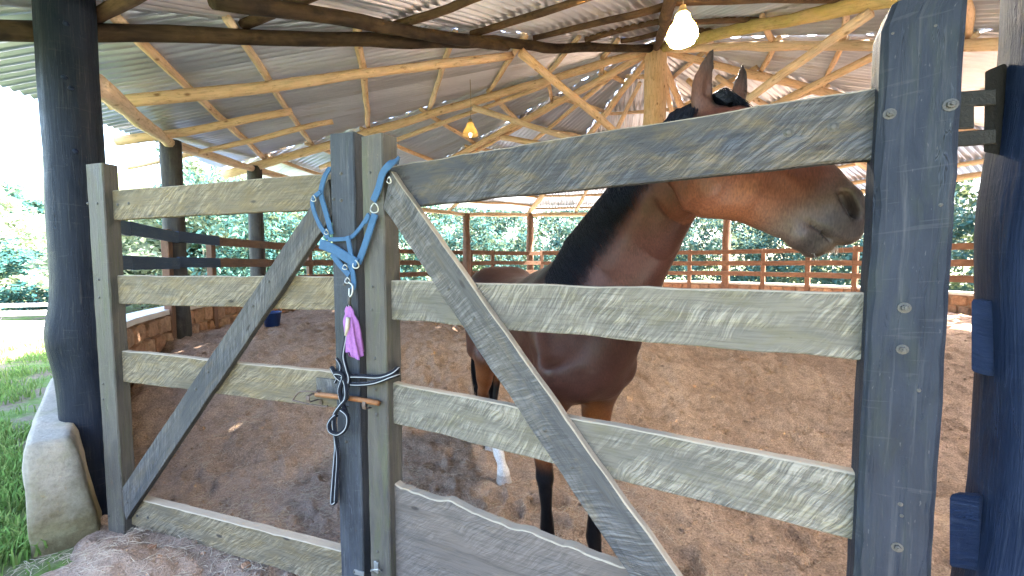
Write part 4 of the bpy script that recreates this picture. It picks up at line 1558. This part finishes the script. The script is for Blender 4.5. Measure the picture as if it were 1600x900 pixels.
def surface_nets(D):
    ins = D < 0
    cnt = np.zeros(tuple(s - 1 for s in D.shape), dtype=np.int8)
    offs = [(i, j, k) for i in (0, 1) for j in (0, 1) for k in (0, 1)]
    for (i, j, k) in offs:
        cnt += ins[i:D.shape[0] - 1 + i, j:D.shape[1] - 1 + j, k:D.shape[2] - 1 + k]
    act = (cnt > 0) & (cnt < 8)
    I = np.argwhere(act)
    ids = np.full(act.shape, -1, dtype=np.int32)
    ids[act] = np.arange(len(I))
    cv = np.stack([D[I[:, 0] + i, I[:, 1] + j, I[:, 2] + k] for (i, j, k) in offs], 1)
    acc = np.zeros((len(I), 3)); num = np.zeros(len(I))
    for a in range(8):
        for b2 in range(a + 1, 8):
            df = np.array(offs[b2]) - np.array(offs[a])
            if np.abs(df).sum() != 1: continue
            va, vb = cv[:, a], cv[:, b2]
            m = (va < 0) != (vb < 0)
            t = np.where(m, va / np.where(m, va - vb, 1), 0)
            acc += m[:, None] * (np.array(offs[a])[None] + t[:, None] * df[None])
            num += m
    Vt = I + acc / num[:, None]
    faces = []
    for ax in range(3):
        o1, o2 = [(1, 2), (2, 0), (0, 1)][ax]
        sl0 = [slice(None)] * 3; sl1 = [slice(None)] * 3
        sl0[ax] = slice(0, -1); sl1[ax] = slice(1, None)
        A_, B_ = ins[tuple(sl0)], ins[tuple(sl1)]
        ed = np.argwhere(A_ != B_)
        ok = (ed[:, o1] > 0) & (ed[:, o2] > 0) & (ed[:, o1] < D.shape[o1] - 1) & (ed[:, o2] < D.shape[o2] - 1)
        ed = ed[ok]
        flip = A_[ed[:, 0], ed[:, 1], ed[:, 2]]
        def cid(d1, d2):
            e = ed.copy(); e[:, o1] -= d1; e[:, o2] -= d2
            return ids[e[:, 0], e[:, 1], e[:, 2]]
        q = np.stack([cid(1, 1), cid(0, 1), cid(0, 0), cid(1, 0)], 1)
        q[~flip] = q[~flip][:, ::-1]
        faces.append(q)
    return Vt, np.concatenate(faces)


HV, HF = surface_nets(D)
HV = HV * H + ORG
ed = np.concatenate([HF[:, [0, 1]], HF[:, [1, 2]], HF[:, [2, 3]], HF[:, [3, 0]]])
deg = np.bincount(ed[:, 0], minlength=len(HV)).astype(float)
for lam in (0.5, -0.52, 0.5, -0.52, 0.5):
    acc = np.stack([np.bincount(ed[:, 0], weights=HV[ed[:, 1], q], minlength=len(HV)) for q in range(3)], 1) / deg[:, None]
    HV = HV + lam * (acc - HV)
# soften the trunk and neck, leaving head, ears and lower legs crisp
hx0 = (HV - np.array(HC[0][0])) @ np.array(HX)
msk = sstep(.95, 1.15, HV[:, 2]) * (1 - sstep(-.06, .03, hx0)) * (1 - sstep(2.02, 2.12, HV[:, 2] - 0.35 * (HV[:, 1] < 1.35)))
for it in range(45):
    acc = np.stack([np.bincount(ed[:, 0], weights=HV[ed[:, 1], q], minlength=len(HV)) for q in range(3)], 1) / deg[:, None]
    HV = HV + (0.6 * msk)[:, None] * (acc - HV)
del D


def npd(p):
    return np.linalg.norm(HV - np.array(p)[None], axis=1)


# coat colour by anatomy: dark bay, black points, grey-brown muzzle, white hind socks
x, y, z = HV.T
relf = (x - BF.x) * FH.x + (y - BF.y) * FH.y
rell = (x - BF.x) * LH.x + (y - BF.y) * LH.y
bay = np.array([0.060, 0.021, 0.014])
darkb = np.array([0.028, 0.014, 0.012])
orange = np.array([0.19, 0.062, 0.020])
black = np.array([0.010, 0.009, 0.010])
c = np.tile(bay, (len(HV), 1))


def mixc(c, col, f):
    return c * (1 - f[:, None]) + np.array(col)[None] * f[:, None]


nse = fbm(x * 3 + 40, z * 3 + y * 2 + 40, 1.0, 3)
c = mixc(c, darkb, sstep(1.30, 1.52, z + 0.1 * nse) * (relf < 0.1) * 0.85)
c = mixc(c, darkb, sstep(.05, .35, relf) * (z < 1.5) * 0.35)
legm = (z < 0.97)
c = mixc(c, orange, (1 - sstep(.80, .98, z + .06 * nse)) * 0.9)
c = mixc(c, (0.060, 0.021, 0.015), sstep(1.5, 1.75, z) * (y < 2.2) * 0.8)
c = mixc(c, black, (1 - sstep(.52, .66, z + .08 * nse)))
hind = relf < -.6
c = mixc(c, (0.66, 0.62, 0.58), (1 - sstep(.26, .31, z + .03 * nse)) * hind)
hoof = z < 0.075
c = mixc(c, (0.30, 0.26, 0.23), hoof * hind * 0.8)
c = mixc(c, (0.05, 0.045, 0.04), hoof * (~hind) * 0.9)
# neck & head
hx = (HV - np.array(HC[0][0])) @ np.array(HX)
hy = (HV - np.array(HC[0][0])) @ np.array(HUp)
hz = (HV - np.array(HC[0][0])) @ np.array(HN)
headm = sstep(-0.02, 0.20, hx) * (z > 1.5) * (y < 1.62)
c = mixc(c, (0.112, 0.036, 0.021), headm * 0.9)
c = mixc(c, (0.165, 0.054, 0.026), headm * sstep(.16, .30, hx) * (1 - sstep(-.20, -.10, hy)) * 0.8)
mz = headm * sstep(.36, .47, hx - 0.25 * (hy + .16) + .02 * nse)
c = mixc(c, (0.082, 0.056, 0.045), mz * 0.85)
mz2 = headm * sstep(.49, .545, hx + .02 * nse)
c = mixc(c, (0.034, 0.026, 0.026), mz2 * 0.75)
chin = headm * np.exp(-(npd(hd_pt(1290, 392, 1.33)) / .045) ** 2)
c = mixc(c, (0.22, 0.14, 0.08), chin * 0.7)
for p in NOS:
    c = mixc(c, (0.018, 0.012, 0.012), np.exp(-(npd(p - HN * .02 if p is NOS[0] else p + HN * .02) / .024) ** 2) * 0.95)
# crest under the mane is black
for (a_, b2_) in zip(NC[:-1], NC[1:]):
    A_, B_ = np.array(a_[0]), np.array(b2_[0])
    t = np.clip(((HV - A_) @ (B_ - A_)) / ((B_ - A_) @ (B_ - A_)), 0, 1)
    dist = np.linalg.norm(HV - (A_ + t[:, None] * (B_ - A_)), axis=1)
    c = mixc(c, (0.010, 0.010, 0.013), 1 - sstep(.06, .10, dist))
for pts_, sc in ears:
    for p_, q_ in zip(pts_[:-1], pts_[1:]):
        A_, B_ = np.array(at(*p_)), np.array(at(*q_))
        t = np.clip(((HV - A_) @ (B_ - A_)) / ((B_ - A_) @ (B_ - A_)), 0, 1)
        dist = np.linalg.norm(HV - (A_ + t[:, None] * (B_ - A_)), axis=1)
        c = mixc(c, (0.085, 0.036, 0.024), 1 - sstep(.035, .055, dist))
    tip, base_ = at(*pts_[3]), at(*pts_[1])
    c = mixc(c, (0.03, 0.022, 0.02), np.clip(1 - sstep(.05, .13, npd(tip)), 0, 1) * 0.7)
    A_, B_ = np.array(at(*pts_[0])) + [0.02, -.012, .02], np.array(tip)
    t = np.clip(((HV - A_) @ (B_ - A_)) / ((B_ - A_) @ (B_ - A_)), 0, 1)
    dist = np.linalg.norm(HV - (A_ + np.array([0.012, -.01, 0]) + t[:, None] * (B_ - A_)), axis=1)
    c = mixc(c, (0.022, 0.017, 0.016), (1 - sstep(.008, .024, dist)) * 0.9)
HORSE = thing('horse', (BF.x, BF.y, 0), 'dark bay horse with black mane and white hind sock standing behind the gate', 'horse')
hbody = mk('body', HV, HF, MT['coat'], HORSE, True, colattr=c)
# eyes
for s in (1, -1):
    ctr_ = hd_pt(1188, 213, 1.40, s * .082)
    prof = [(0.001, -.017), (.012, -.012), (.017, 0), (.012, .012), (0.001, .017)]
    lathe('eye', prof, MT['eye'], HORSE, 12, ctr_)


def strands(name, items, parent, mat, n=7, r=0.0032):
    """items: list of control point lists -> one hair mesh"""
    vs, fs = [], []
    for pts in items:
        P = smooth_path(pts, max(2, n // (len(pts) - 1)))
        N = len(P)
        b0 = len(vs)
        t = (P[1] - P[0]).normalized()
        xx = t.orthogonal().normalized()
        for i, p in enumerate(P):
            t = (P[min(i + 1, N - 1)] - P[max(i - 1, 0)]).normalized()
            xx = (xx - t * xx.dot(t))
            xx = xx.normalized() if xx.length > 1e-6 else t.orthogonal().normalized()
            yy = t.cross(xx)
            q = r * (1.05 - (i / (N - 1)) ** 1.5)
            for a in (0, 2.094, 4.189):
                vs.append(p + xx * math.cos(a) * q + yy * math.sin(a) * q)
        for i in range(N - 1):
            for k in range(3):
                l = (k + 1) % 3
                fs.append((b0 + i * 3 + k, b0 + i * 3 + l, b0 + (i + 1) * 3 + l, b0 + (i + 1) * 3 + k))
    return mk(name, vs, fs, mat, parent, True)


# mane falls to the near side of the crest
items = []
for q in range(2600):
    s = random.random() * (len(NC) - 1.0)
    i = min(int(s), len(NC) - 2)
    fr = s - i
    cst = NC[i][0].lerp(NC[i + 1][0], fr)
    thr = NC[i][1].lerp(NC[i + 1][1], fr)
    w = NC[i][2] + (NC[i + 1][2] - NC[i][2]) * fr
    axn = (NC[i + 1][0] - NC[i][0]).normalized()
    upn = (cst - thr).normalized()
    side = axn.cross(upn).normalized()
    if side.dot(V((0, 0, EYE)) - cst) < 0: side = -side
    sgn = 1 if random.random() < 0.86 else -1
    hlen = (cst - thr).length
    dn = random.uniform(0.26, 0.50) * (1.0 if s < 4 else 0.7)
    j = random.uniform(-.02, .02)
    sw_ = random.uniform(-.03, .05)
    def on(fd, out):
        # point on neck surface at fraction fd from crest to throat
        e = (fd - 0.5) * 2
        ww = w * math.sqrt(max(0.0, 1 - e * e))
        return cst.lerp(thr, fd) + side * sgn * (ww + out)
    p0_ = cst + upn * random.uniform(-.004, .014) + axn * j
    pts = [p0_ - upn * .01, on(0.035, .016) + axn * j + upn * .012, on(dn * .45, .018 + random.uniform(0, .012)) + axn * (j - sw_ * .4) + V((0, 0, -.01)),
           on(dn, .010 + random.uniform(0, .016)) + axn * (j - sw_) - V((0, 0, .02 + .03 * random.random()))]
    items.append(pts)
strands('mane', items, HORSE, MT['hair'], 9, 0.0028)
items = []
pb = at(1128, 155, 1.47)
for q in range(1100):
    o_ = HN * random.uniform(-.045, .045) + HX * random.uniform(-.03, .03)
    p0_ = pb + o_ - HUp * .004
    ln = random.uniform(.05, .15)
    sd_ = HN * random.uniform(-.04, .04)
    items.append([p0_ - HUp * .02, p0_ + HUp * random.uniform(.008, .022) + HX * ln * .2, p0_ + HX * ln * .6 + HUp * random.uniform(.002, .018) + sd_ * .5, p0_ + HX * ln + HUp * random.uniform(-.02, .006) + sd_])
strands('forelock', items, HORSE, MT['hair'], 9, 0.0019)
items = []
for q in range(420):
    a = random.uniform(0, 6.28)
    rr2 = random.random() ** .5
    base_ = hb_(-1.36, 0, 1.33) + LH * math.cos(a) * .03 * rr2 + FH * math.sin(a) * .02
    sp_ = LH * math.cos(a) * .09 * rr2 - FH * (.05 + .05 * math.sin(a) * rr2)
    items.append([base_, base_ + sp_ * .7 - V((0, 0, .30)), base_ + sp_ - V((0, 0, .62)), base_ + sp_ * .6 - V((0, 0, random.uniform(.8, 1.0)))])
strands('tail', items, HORSE, MT['hair'], 9, 0.005)
items = []
for q in range(60):
    p = hd_pt(random.uniform(1262, 1318), 0, 1.33)
    px = random.uniform(1262, 1312)
    s0 = hd_pt(px, 392 - (px - 1262) * .22, 1.335, random.uniform(-.02, .03))
    dr = V((random.uniform(-.4, .6), random.uniform(-.5, .3), -1)).normalized() * random.uniform(.015, .045)
    items.append([s0 + V((0, 0, .008)), s0 + dr * .5, s0 + dr])
strands('whiskers', items, HORSE, MT['whisker'], 4, 0.0007)

# ================================================================== LAMPS
def lamp(px, py, Yd, sc, lit, label):
    c = at(px, py, Yd)
    T = thing('hanging_lamp', c, label, 'lamp', 'hanging lamps')
    prof = [(.030, .115), (.045, .10), (.052, .07), (.066, .045), (.086, .015), (.098, -.02), (.102, -.045), (.100, -.046), (.096, -.02), (.083, .015), (.063, .044), (.049, .07), (.042, .097), (.028, .112)]
    lathe('shade', [(r * sc, z * sc) for r, z in prof], MT['glass'], T, 24, c)
    prof = [(.001, .10), (.026, .098), (.030, .05), (.060, .015), (.086, -.02), (.092, -.05), (.080, -.078), (.045, -.094), (.001, -.098)] if lit else [(.001, .06), (.016, .055), (.018, -.04), (.010, -.065), (.001, -.068)]
    lathe('bulb', [(r * sc, z * sc) for r, z in prof], MT['bulb' if lit else 'bulb2'], T, 20, c)
    lathe('socket', [(.001, .165 * sc), (.020 * sc, .16 * sc), (.034 * sc, .118 * sc), (.030 * sc, .10 * sc), (.001, .098 * sc)], MT['cord'], T, 16, c)
    r_ = math.hypot(c.x - APEX.x, c.y - APEX.y)
    ztop = APEX.z - (APEX.z - 3.2) * r_ / 6.9
    tube('cord', [c + V((0, 0, .15 * sc)), V((c.x + .01, c.y, (c.z + ztop) / 2)), V((c.x, c.y, max(ztop, c.z + .2)))], .004, MT['cord'], T, 6)


lamp(1066, 48, 3.2, 1.12, True, 'large lit white bulb lamp hanging near the centre post')
lamp(735, 206, 6.2, 1.15, False, 'small amber glass bell lamp hanging under the left rafters')

# blue tub by the left wall
tb = at(425, 492, 6.3)
tb.z = float(sand_h(np.array([tb.x]), np.array([tb.y]))[0]) - 0.01
TUB = thing('feed_tub', tb, 'dark blue plastic tub on the sand by the left wall', 'tub')
lathe('tub_body', [(.001, .0), (.10, .0), (.125, .20), (.135, .20), (.137, .225), (.118, .225), (.095, .02), (.001, .02)], MT['tub'], TUB, 24, tb)
tube('handle', [tb + V((.13 * math.cos(a), 0.02, .20 + .0 + .09 * math.sin(a))) for a in np.linspace(0.02, math.pi - .02, 12)], .004, MT['steel'], TUB, 6)

# two low pale benches beyond the lawn on the left
for k, (px, py, Yd, lab) in enumerate(((40, 490, 11.5, 'farther of two low pale concrete benches beyond the lawn'), (36, 509, 9.6, 'nearer of two low pale concrete benches beyond the lawn'))):
    c = at(px, py, Yd)
    B = thing('garden_bench', (c.x, c.y, 0), lab, 'bench', 'benches beyond the lawn')
    ux = V((0.96, 0.28, 0))
    uy = V((-0.28, 0.96, 0))
    box_mesh('seat', V((c.x, c.y, .42)), ux, uy, (0, 0, 1), .95, .2, .04, MT['bench'], B, 0.01)
    for s in (-1, 1):
        box_mesh('leg', V((c.x, c.y, .18)) + ux * s * .7, ux, uy, (0, 0, 1), .07, .16, .20, MT['bench'], B, 0.008)

# ================================================================== VEGETATION
def leaves(centers, per, spread, size, squash=0.8, seed=0):
    """clumps of small leaves -> verts, quads, per-vertex tint"""
    g = np.random.default_rng(seed)
    C = np.repeat(np.asarray(centers), per, 0)
    sp = np.repeat(np.asarray(spread), per) if hasattr(spread, '__len__') else np.full(len(C), spread)
    n_ = len(C)
    dv = g.normal(size=(n_, 3)); dv /= np.linalg.norm(dv, axis=1)[:, None]
    rad = g.random(n_) ** 0.45
    P = C + dv * (rad * sp)[:, None] * np.array([1, 1, squash])
    s = size * g.uniform(0.6, 1.35, n_)
    nrm = dv * 0.6 + g.normal(size=(n_, 3)) * 0.6 + np.array([0, 0, 0.5])
    nrm /= np.linalg.norm(nrm, axis=1)[:, None]
    t = np.cross(nrm, g.normal(size=(n_, 3))); t /= np.linalg.norm(t, axis=1)[:, None]
    bt = np.cross(nrm, t)
    q = np.stack([P - t * s[:, None], P + bt * (s * .42)[:, None] + nrm * (s * .12)[:, None], P + t * s[:, None], P - bt * (s * .42)[:, None] + nrm * (s * .12)[:, None]], 1)
    tint = np.repeat(np.clip(np.repeat(g.random(len(centers)), per) * .6 + g.random(n_) * .4, 0, 1), 4)
    return q.reshape(-1, 3), np.arange(n_ * 4).reshape(-1, 4), np.stack([tint] * 3, 1)


# thicket behind the far fence: one continuous mass of undergrowth
g = np.random.default_rng(5)
cs = []
for k in range(1000):
    a = math.radians(g.uniform(-62, 158))
    r = g.uniform(10.2, 13.5)
    h = 0.4 + 3.9 * g.random() ** 0.85 * (1.0 if r > 11.2 else 0.75)
    cs.append((CF[0] + r * math.cos(a), CF[1] + r * math.sin(a), h))
vv, ff, tt = leaves(cs, 120, g.uniform(.35, .75, len(cs)), 0.085, 0.85, 3)
th = mk('thicket', vv, ff, MT['leaf_a'], None, False, colattr=tt, origin=(CF[0], CF[1] + 11, 0))
tag(th, 'dense blue-green undergrowth filling the view behind the far fence', 'undergrowth', kind='stuff')
# a second, deeper bank of lighter foliage
cs = []
for k in range(760):
    a = math.radians(g.uniform(-50, 150))
    r = g.uniform(14, 19)
    cs.append((CF[0] + r * math.cos(a), CF[1] + r * math.sin(a), 0.6 + 6.5 * g.random()))
vv, ff, tt = leaves(cs, 110, g.uniform(.6, 1.1, len(cs)), 0.14, 0.85, 9)
th2 = mk('thicket', vv, ff, MT['leaf_b'], None, False, colattr=tt, origin=(CF[0], CF[1] + 15, 0))
tag(th2, 'lighter green woodland bank behind the undergrowth', 'woodland', kind='stuff')


cs = []  # unseen foliage added behind the camera to darken the gate front
for k in range(420):
    u_ = g.random()
    cs.append((3.5 + 11 * u_ + g.uniform(-1, 1), -3.0 - 6.5 * (1 - u_) + g.uniform(-1.3, 1.3), 0.4 + 7.5 * g.random()))
vv, ff, tt = leaves(cs, 60, g.uniform(.6, 1.1, len(cs)), 0.2, 0.85, 19)
sky_blocker = mk('thicket', vv, ff, MT['leaf_b'], None, False, colattr=tt, origin=(9, -6, 0))
tag(sky_blocker, 'unseen leaf mass added behind the viewpoint on the right to block sky light', 'woodland', kind='stuff')


def tree_protos():
    out = []
    for kx in range(4):
        g = np.random.default_rng(40 + kx)
        cs, sp = [], []
        for q in range(46):
            dv = g.normal(size=3); dv /= np.linalg.norm(dv)
            r = g.random() ** .4
            cs.append((dv[0] * 1.55 * r, dv[1] * 1.55 * r, 3.6 + dv[2] * 1.5 * r + g.uniform(-.3, .3)))
            sp.append(g.uniform(.32, .62))
        vv, ff, tt = leaves(cs, 120, sp, 0.10, 0.75, 60 + kx)
        out.append((vv, ff, tt, cs))
    return out


TP = tree_protos()
crown_cache = {}


def tree(px, Yd, scale, var, leafmat, barkmat, label, name='tree', lean=0.0, group=None, tall=1.0):
    p = at(px, 411, Yd)
    T = thing(name, (p.x, p.y, 0), label, 'tree', group)
    vv, ff, tt, cs = TP[var]
    key = (var, leafmat)
    S = np.array([scale, scale, scale * tall])
    if key not in crown_cache:
        o = mk('crown', vv, ff, MT[leafmat], None, False, colattr=tt, origin=(0, 0, 0))
        crown_cache[key] = o.data
    else:
        o = bpy.data.objects.new('crown', crown_cache[key]); COL.objects.link(o)
    o.location = (p.x + lean * 3 * scale, p.y, 0)
    o.rotation_euler = (0, 0, random.uniform(0, 6))
    o.scale = tuple(S)
    put(o, T)
    # trunk with limbs, in one mesh each
    H_ = 3.3 * scale * tall
    pts = [V((p.x + lean * H_ * (k / 8) + .05 * math.sin(k * 1.3), p.y + .05 * math.cos(k), -0.1 + (H_ + .1) * k / 8)) for k in range(9)]
    tr_ = tube('trunk', pts, [.10 * scale * (1.25 - .09 * k) for k in range(9)], MT[barkmat], T, 9, wob=0.1)
    for k in range(5):
        a = k * 1.3 + random.random()
        b0_ = pts[4 + k % 4]
        e_ = b0_ + V((math.cos(a) * 1.1 * scale, math.sin(a) * 1.1 * scale, random.uniform(.5, 1.2) * scale))
        tube('limb', [b0_, b0_.lerp(e_, .5) + V((0, 0, .1)), e_], [.045 * scale, .03 * scale, .012 * scale], MT[barkmat], T, 6)


tree(322, 13.5, .92, 0, 'leaf_c', 'bark_pale', 'slim pale-trunked tree just right of the nearer round pole', lean=0.03, tall=1.0)
tree(372, 14.5, 1.05, 1, 'leaf_c', 'bark_pale', 'leaning pale-trunked tree seen between the two left poles', lean=-0.10)
tree(240, 17.0, .85, 2, 'leaf_c', 'bark', 'leafy light green tree left of the nearer round pole', lean=0.02)
tree(450, 19.0, 1.3, 3, 'leaf_b', 'bark', 'mid-green tree beyond the fence behind the left brace')
tree(20, 32, 1.5, 1, 'leaf_a', 'bark', 'tall dark blue-green tree on the hill at the far left')
tree(-150, 36, 1.9, 0, 'leaf_a', 'bark', 'big dark hillside tree cut by the left edge of the picture')
tree(30, 18.5, .85, 2, 'leaf_c', 'bark_pale', 'pale sunlit tree just left of the big dark pole')
tree(-60, 15.5, .8, 3, 'leaf_c', 'bark', 'light green tree at the left edge beyond the benches')
tree(520, 22, 1.5, 0, 'leaf_b', 'bark', 'rounded green tree hidden mostly by the meeting stiles')

# bushes on the left beyond the lawn
bcs = {}
for k, (px, Yd, sc, lm, lab) in enumerate([(-40, 15.5, 1.0, 'leaf_c', 'low pale bush at the far left behind the benches'), (52, 14.0, .95, 'leaf_a', 'dark rounded bush right behind the benches'),
                                           (215, 13.0, 1.15, 'leaf_c', 'light bush seen behind the nearest blue fence rails'), (300, 15.5, 1.3, 'leaf_b', 'green bush behind the nearer round pole'),
                                           (345, 17.5, 1.5, 'leaf_c', 'bright bush between the two left poles'), (425, 16.0, 1.4, 'leaf_b', 'green bush right of the second round pole'), (490, 17.5, 1.5, 'leaf_c', 'bright bush behind the left brace top')]):
    p = at(px, 411, Yd)
    T = thing('bush', (p.x, p.y, 0), lab, 'bush', 'bushes beyond the lawn')
    vv, ff, tt, cs = TP[k % 4]
    key = (k % 4, lm)
    if key not in crown_cache:
        o = mk('foliage', vv, ff, MT[lm], None, False, colattr=tt, origin=(0, 0, 0))
        crown_cache[key] = o.data
    else:
        o = bpy.data.objects.new('foliage', crown_cache[key]); COL.objects.link(o)
    o.location = (p.x, p.y, -1.75 * sc)
    o.scale = (sc * 1.2, sc * 1.2, sc * .85)
    o.rotation_euler = (0, 0, k * 1.1)
    put(o, T)
    tube('stem', [V((p.x, p.y, -.1)), V((p.x + .05, p.y, .5)), V((p.x + .1, p.y, 1.0 * sc))], [.07, .05, .02], MT['bark'], T, 7)

# grass on the lawn at the left
g = np.random.default_rng(21)
n_ = 80000
yy = 0.9 + 8.0 * g.random(n_) ** 2.0
dirx = g.uniform(-2.2, -0.9, n_)
xx = dirx * yy - 0.15
dn = fbm(xx, yy, 1.9, 3)
ok = (np.hypot(xx - CF[0], yy - CF[1]) > np.where(yy < 2.3, RF + .1, RF + .22)) & (dn > -0.30 + 0.25 * g.random(n_)) & ((xx < -2.42 - .2 * fbm(xx, yy, 3, 2)))
xx, yy = xx[ok], yy[ok]
n_ = len(xx)
hgt = g.uniform(.025, .085, n_)
an = g.uniform(0, 6.283, n_)
wd = g.uniform(.003, .008, n_)
lean = g.normal(size=(n_, 2)) * .035
z0 = np.full(n_, -0.035)
b0_ = np.stack([xx - np.cos(an) * wd, yy - np.sin(an) * wd, z0], 1)
b1_ = np.stack([xx + np.cos(an) * wd, yy + np.sin(an) * wd, z0], 1)
m1 = np.stack([xx + np.cos(an) * wd * .8 + lean[:, 0] * .4, yy + np.sin(an) * wd * .8 + lean[:, 1] * .4, z0 + .035 + hgt * .6], 1)
m0 = np.stack([xx - np.cos(an) * wd * .8 + lean[:, 0] * .4, yy - np.sin(an) * wd * .8 + lean[:, 1] * .4, z0 + .035 + hgt * .6], 1)
t1 = np.stack([xx + np.cos(an) * wd * .1 + lean[:, 0], yy + np.sin(an) * wd * .1 + lean[:, 1], z0 + .035 + hgt], 1)
t0 = np.stack([xx - np.cos(an) * wd * .1 + lean[:, 0], yy - np.sin(an) * wd * .1 + lean[:, 1], z0 + .035 + hgt], 1)
vv = np.stack([b0_, b1_, m1, m0, t1, t0], 1).reshape(-1, 3)
base_i = np.arange(n_)[:, None] * 6
ff = np.concatenate([base_i + np.array([[0, 1, 2, 3]]), base_i + np.array([[3, 2, 4, 5]])])
tt = np.repeat(np.clip(.5 + .3 * g.normal(size=n_), 0, 1), 6)
gr = mk('grass', vv, ff, MT['grass'], None, False, colattr=np.stack([tt] * 3, 1), origin=(-4, 3, 0))
tag(gr, 'short patchy green grass on the lawn left of the pole', 'grass', kind='stuff')

# loose straw over the sand near the gate
g = np.random.default_rng(31)
items = []
tries = 0
while len(items) < 5200 and tries < 90000:
    tries += 1
    y_ = g.uniform(1.2, 4.2)
    x_ = g.uniform(-2.6, 1.9)
    wgt = (1 - float(sstep(2.4, 4.3, np.array([y_]))[0])) * (1 - 0.85 * float(sstep(-0.2, 1.4, np.array([x_]))[0]))
    if g.random() > wgt * (0.35 + 1.2 * float(np.clip(fbm(np.array([x_]), np.array([y_]), 1.6, 3)[0] + .25, 0, 1))): continue
    z_ = float(sand_h(np.array([x_]), np.array([y_]))[0])
    if (x_ - p0.x) ** 2 + (y_ - p0.y) ** 2 < .3: continue
    a = g.uniform(0, 6.28)
    L = g.uniform(.03, .11)
    dv = V((math.cos(a), math.sin(a), 0)) * L
    bd = V((-dv.y, dv.x, 0)) * g.uniform(-.35, .35)
    p = V((x_, y_, z_ + .006))
    items.append([p - dv * .5 + V((0, 0, g.uniform(-.004, .010))), p + bd * .5 + V((0, 0, g.uniform(.004, .016))), p + dv * .5 + V((0, 0, g.uniform(-.004, .012)))])
sw = strands('straw', items, None, MT['straw'], 4, 0.0013)
tag(sw, 'dry pale straw scattered over the sand near the gate', 'straw', kind='stuff')
g = np.random.default_rng(77)
n_ = 9000
rr3 = 1.3 * (9.0 / 1.3) ** g.random(n_)
aa3 = g.uniform(math.radians(-58), math.radians(60), n_)
cx_, cy_ = rr3 * np.sin(aa3), rr3 * np.cos(aa3)
ok = (np.hypot(cx_ - CF[0], cy_ - CF[1]) < RF - .1) | ((cy_ < 2.1) & (cx_ > -2.1))
cx_, cy_, rr3 = cx_[ok], cy_[ok], rr3[ok]
n_ = len(cx_)
cz_ = sand_h(cx_, cy_)
sz_ = g.uniform(.003, .009, n_) * (0.75 + .22 * rr3) * (1 + 1.0 * (g.random(n_) > .96))
oct_ = np.array([[1, 0, 0], [0, 1, 0], [-1, 0, 0], [0, -1, 0], [0, 0, .8], [0, 0, -.6]], float)
vv = oct_[None] * g.uniform(.55, 1.25, (n_, 6, 1)) + g.normal(size=(n_, 6, 3)) * .16
an = g.uniform(0, 6.28, n_)
ca, sa = np.cos(an)[:, None], np.sin(an)[:, None]
vv = np.stack([vv[..., 0] * ca - vv[..., 1] * sa, vv[..., 0] * sa + vv[..., 1] * ca, vv[..., 2]], -1) * sz_[:, None, None]
vv += np.stack([cx_, cy_, cz_ + sz_ * .25], 1)[:, None, :]
tri = np.array([[0, 1, 4], [1, 2, 4], [2, 3, 4], [3, 0, 4], [1, 0, 5], [2, 1, 5], [3, 2, 5], [0, 3, 5]])
ff = (np.arange(n_)[:, None, None] * 6 + tri[None]).reshape(-1, 3)
cl = mk('clods', vv.reshape(-1, 3), ff, MT['sand'], None, False, colattr=np.zeros((n_ * 6, 3)), origin=(0, 3, 0))
tag(cl, 'loose brown clods of earth strewn over the arena sand', 'soil', kind='stuff')
# small pebbles and clods in front of the gate
for k, (px, py, s_) in enumerate(((238, 870, .030), (384, 884, .034), (250, 888, .022), (318, 872, .020))):
    d_ = ray(px, py)
    t = -EYE / d_.z
    p = V((0, 0, EYE)) + d_ * t
    z_ = float(sand_h(np.array([p.x]), np.array([p.y]))[0])
    o = bpy.data.objects.new('pebble', smesh[k]); COL.objects.link(o)
    o.location = (p.x, p.y, z_ + s_ * .2)
    o.scale = (s_ * 1.2, s_, s_ * .7)
    o.rotation_euler = (.3 * k, .2, k)
    tag(o, ['largest pale pebble on the soil by the left stile foot', 'rough clod on the soil below the left bottom board', 'small pebble on the soil near the picture bottom left', 'smallest pebble on the soil under the left bottom board'][k], 'pebble', 'pebbles before the gate')
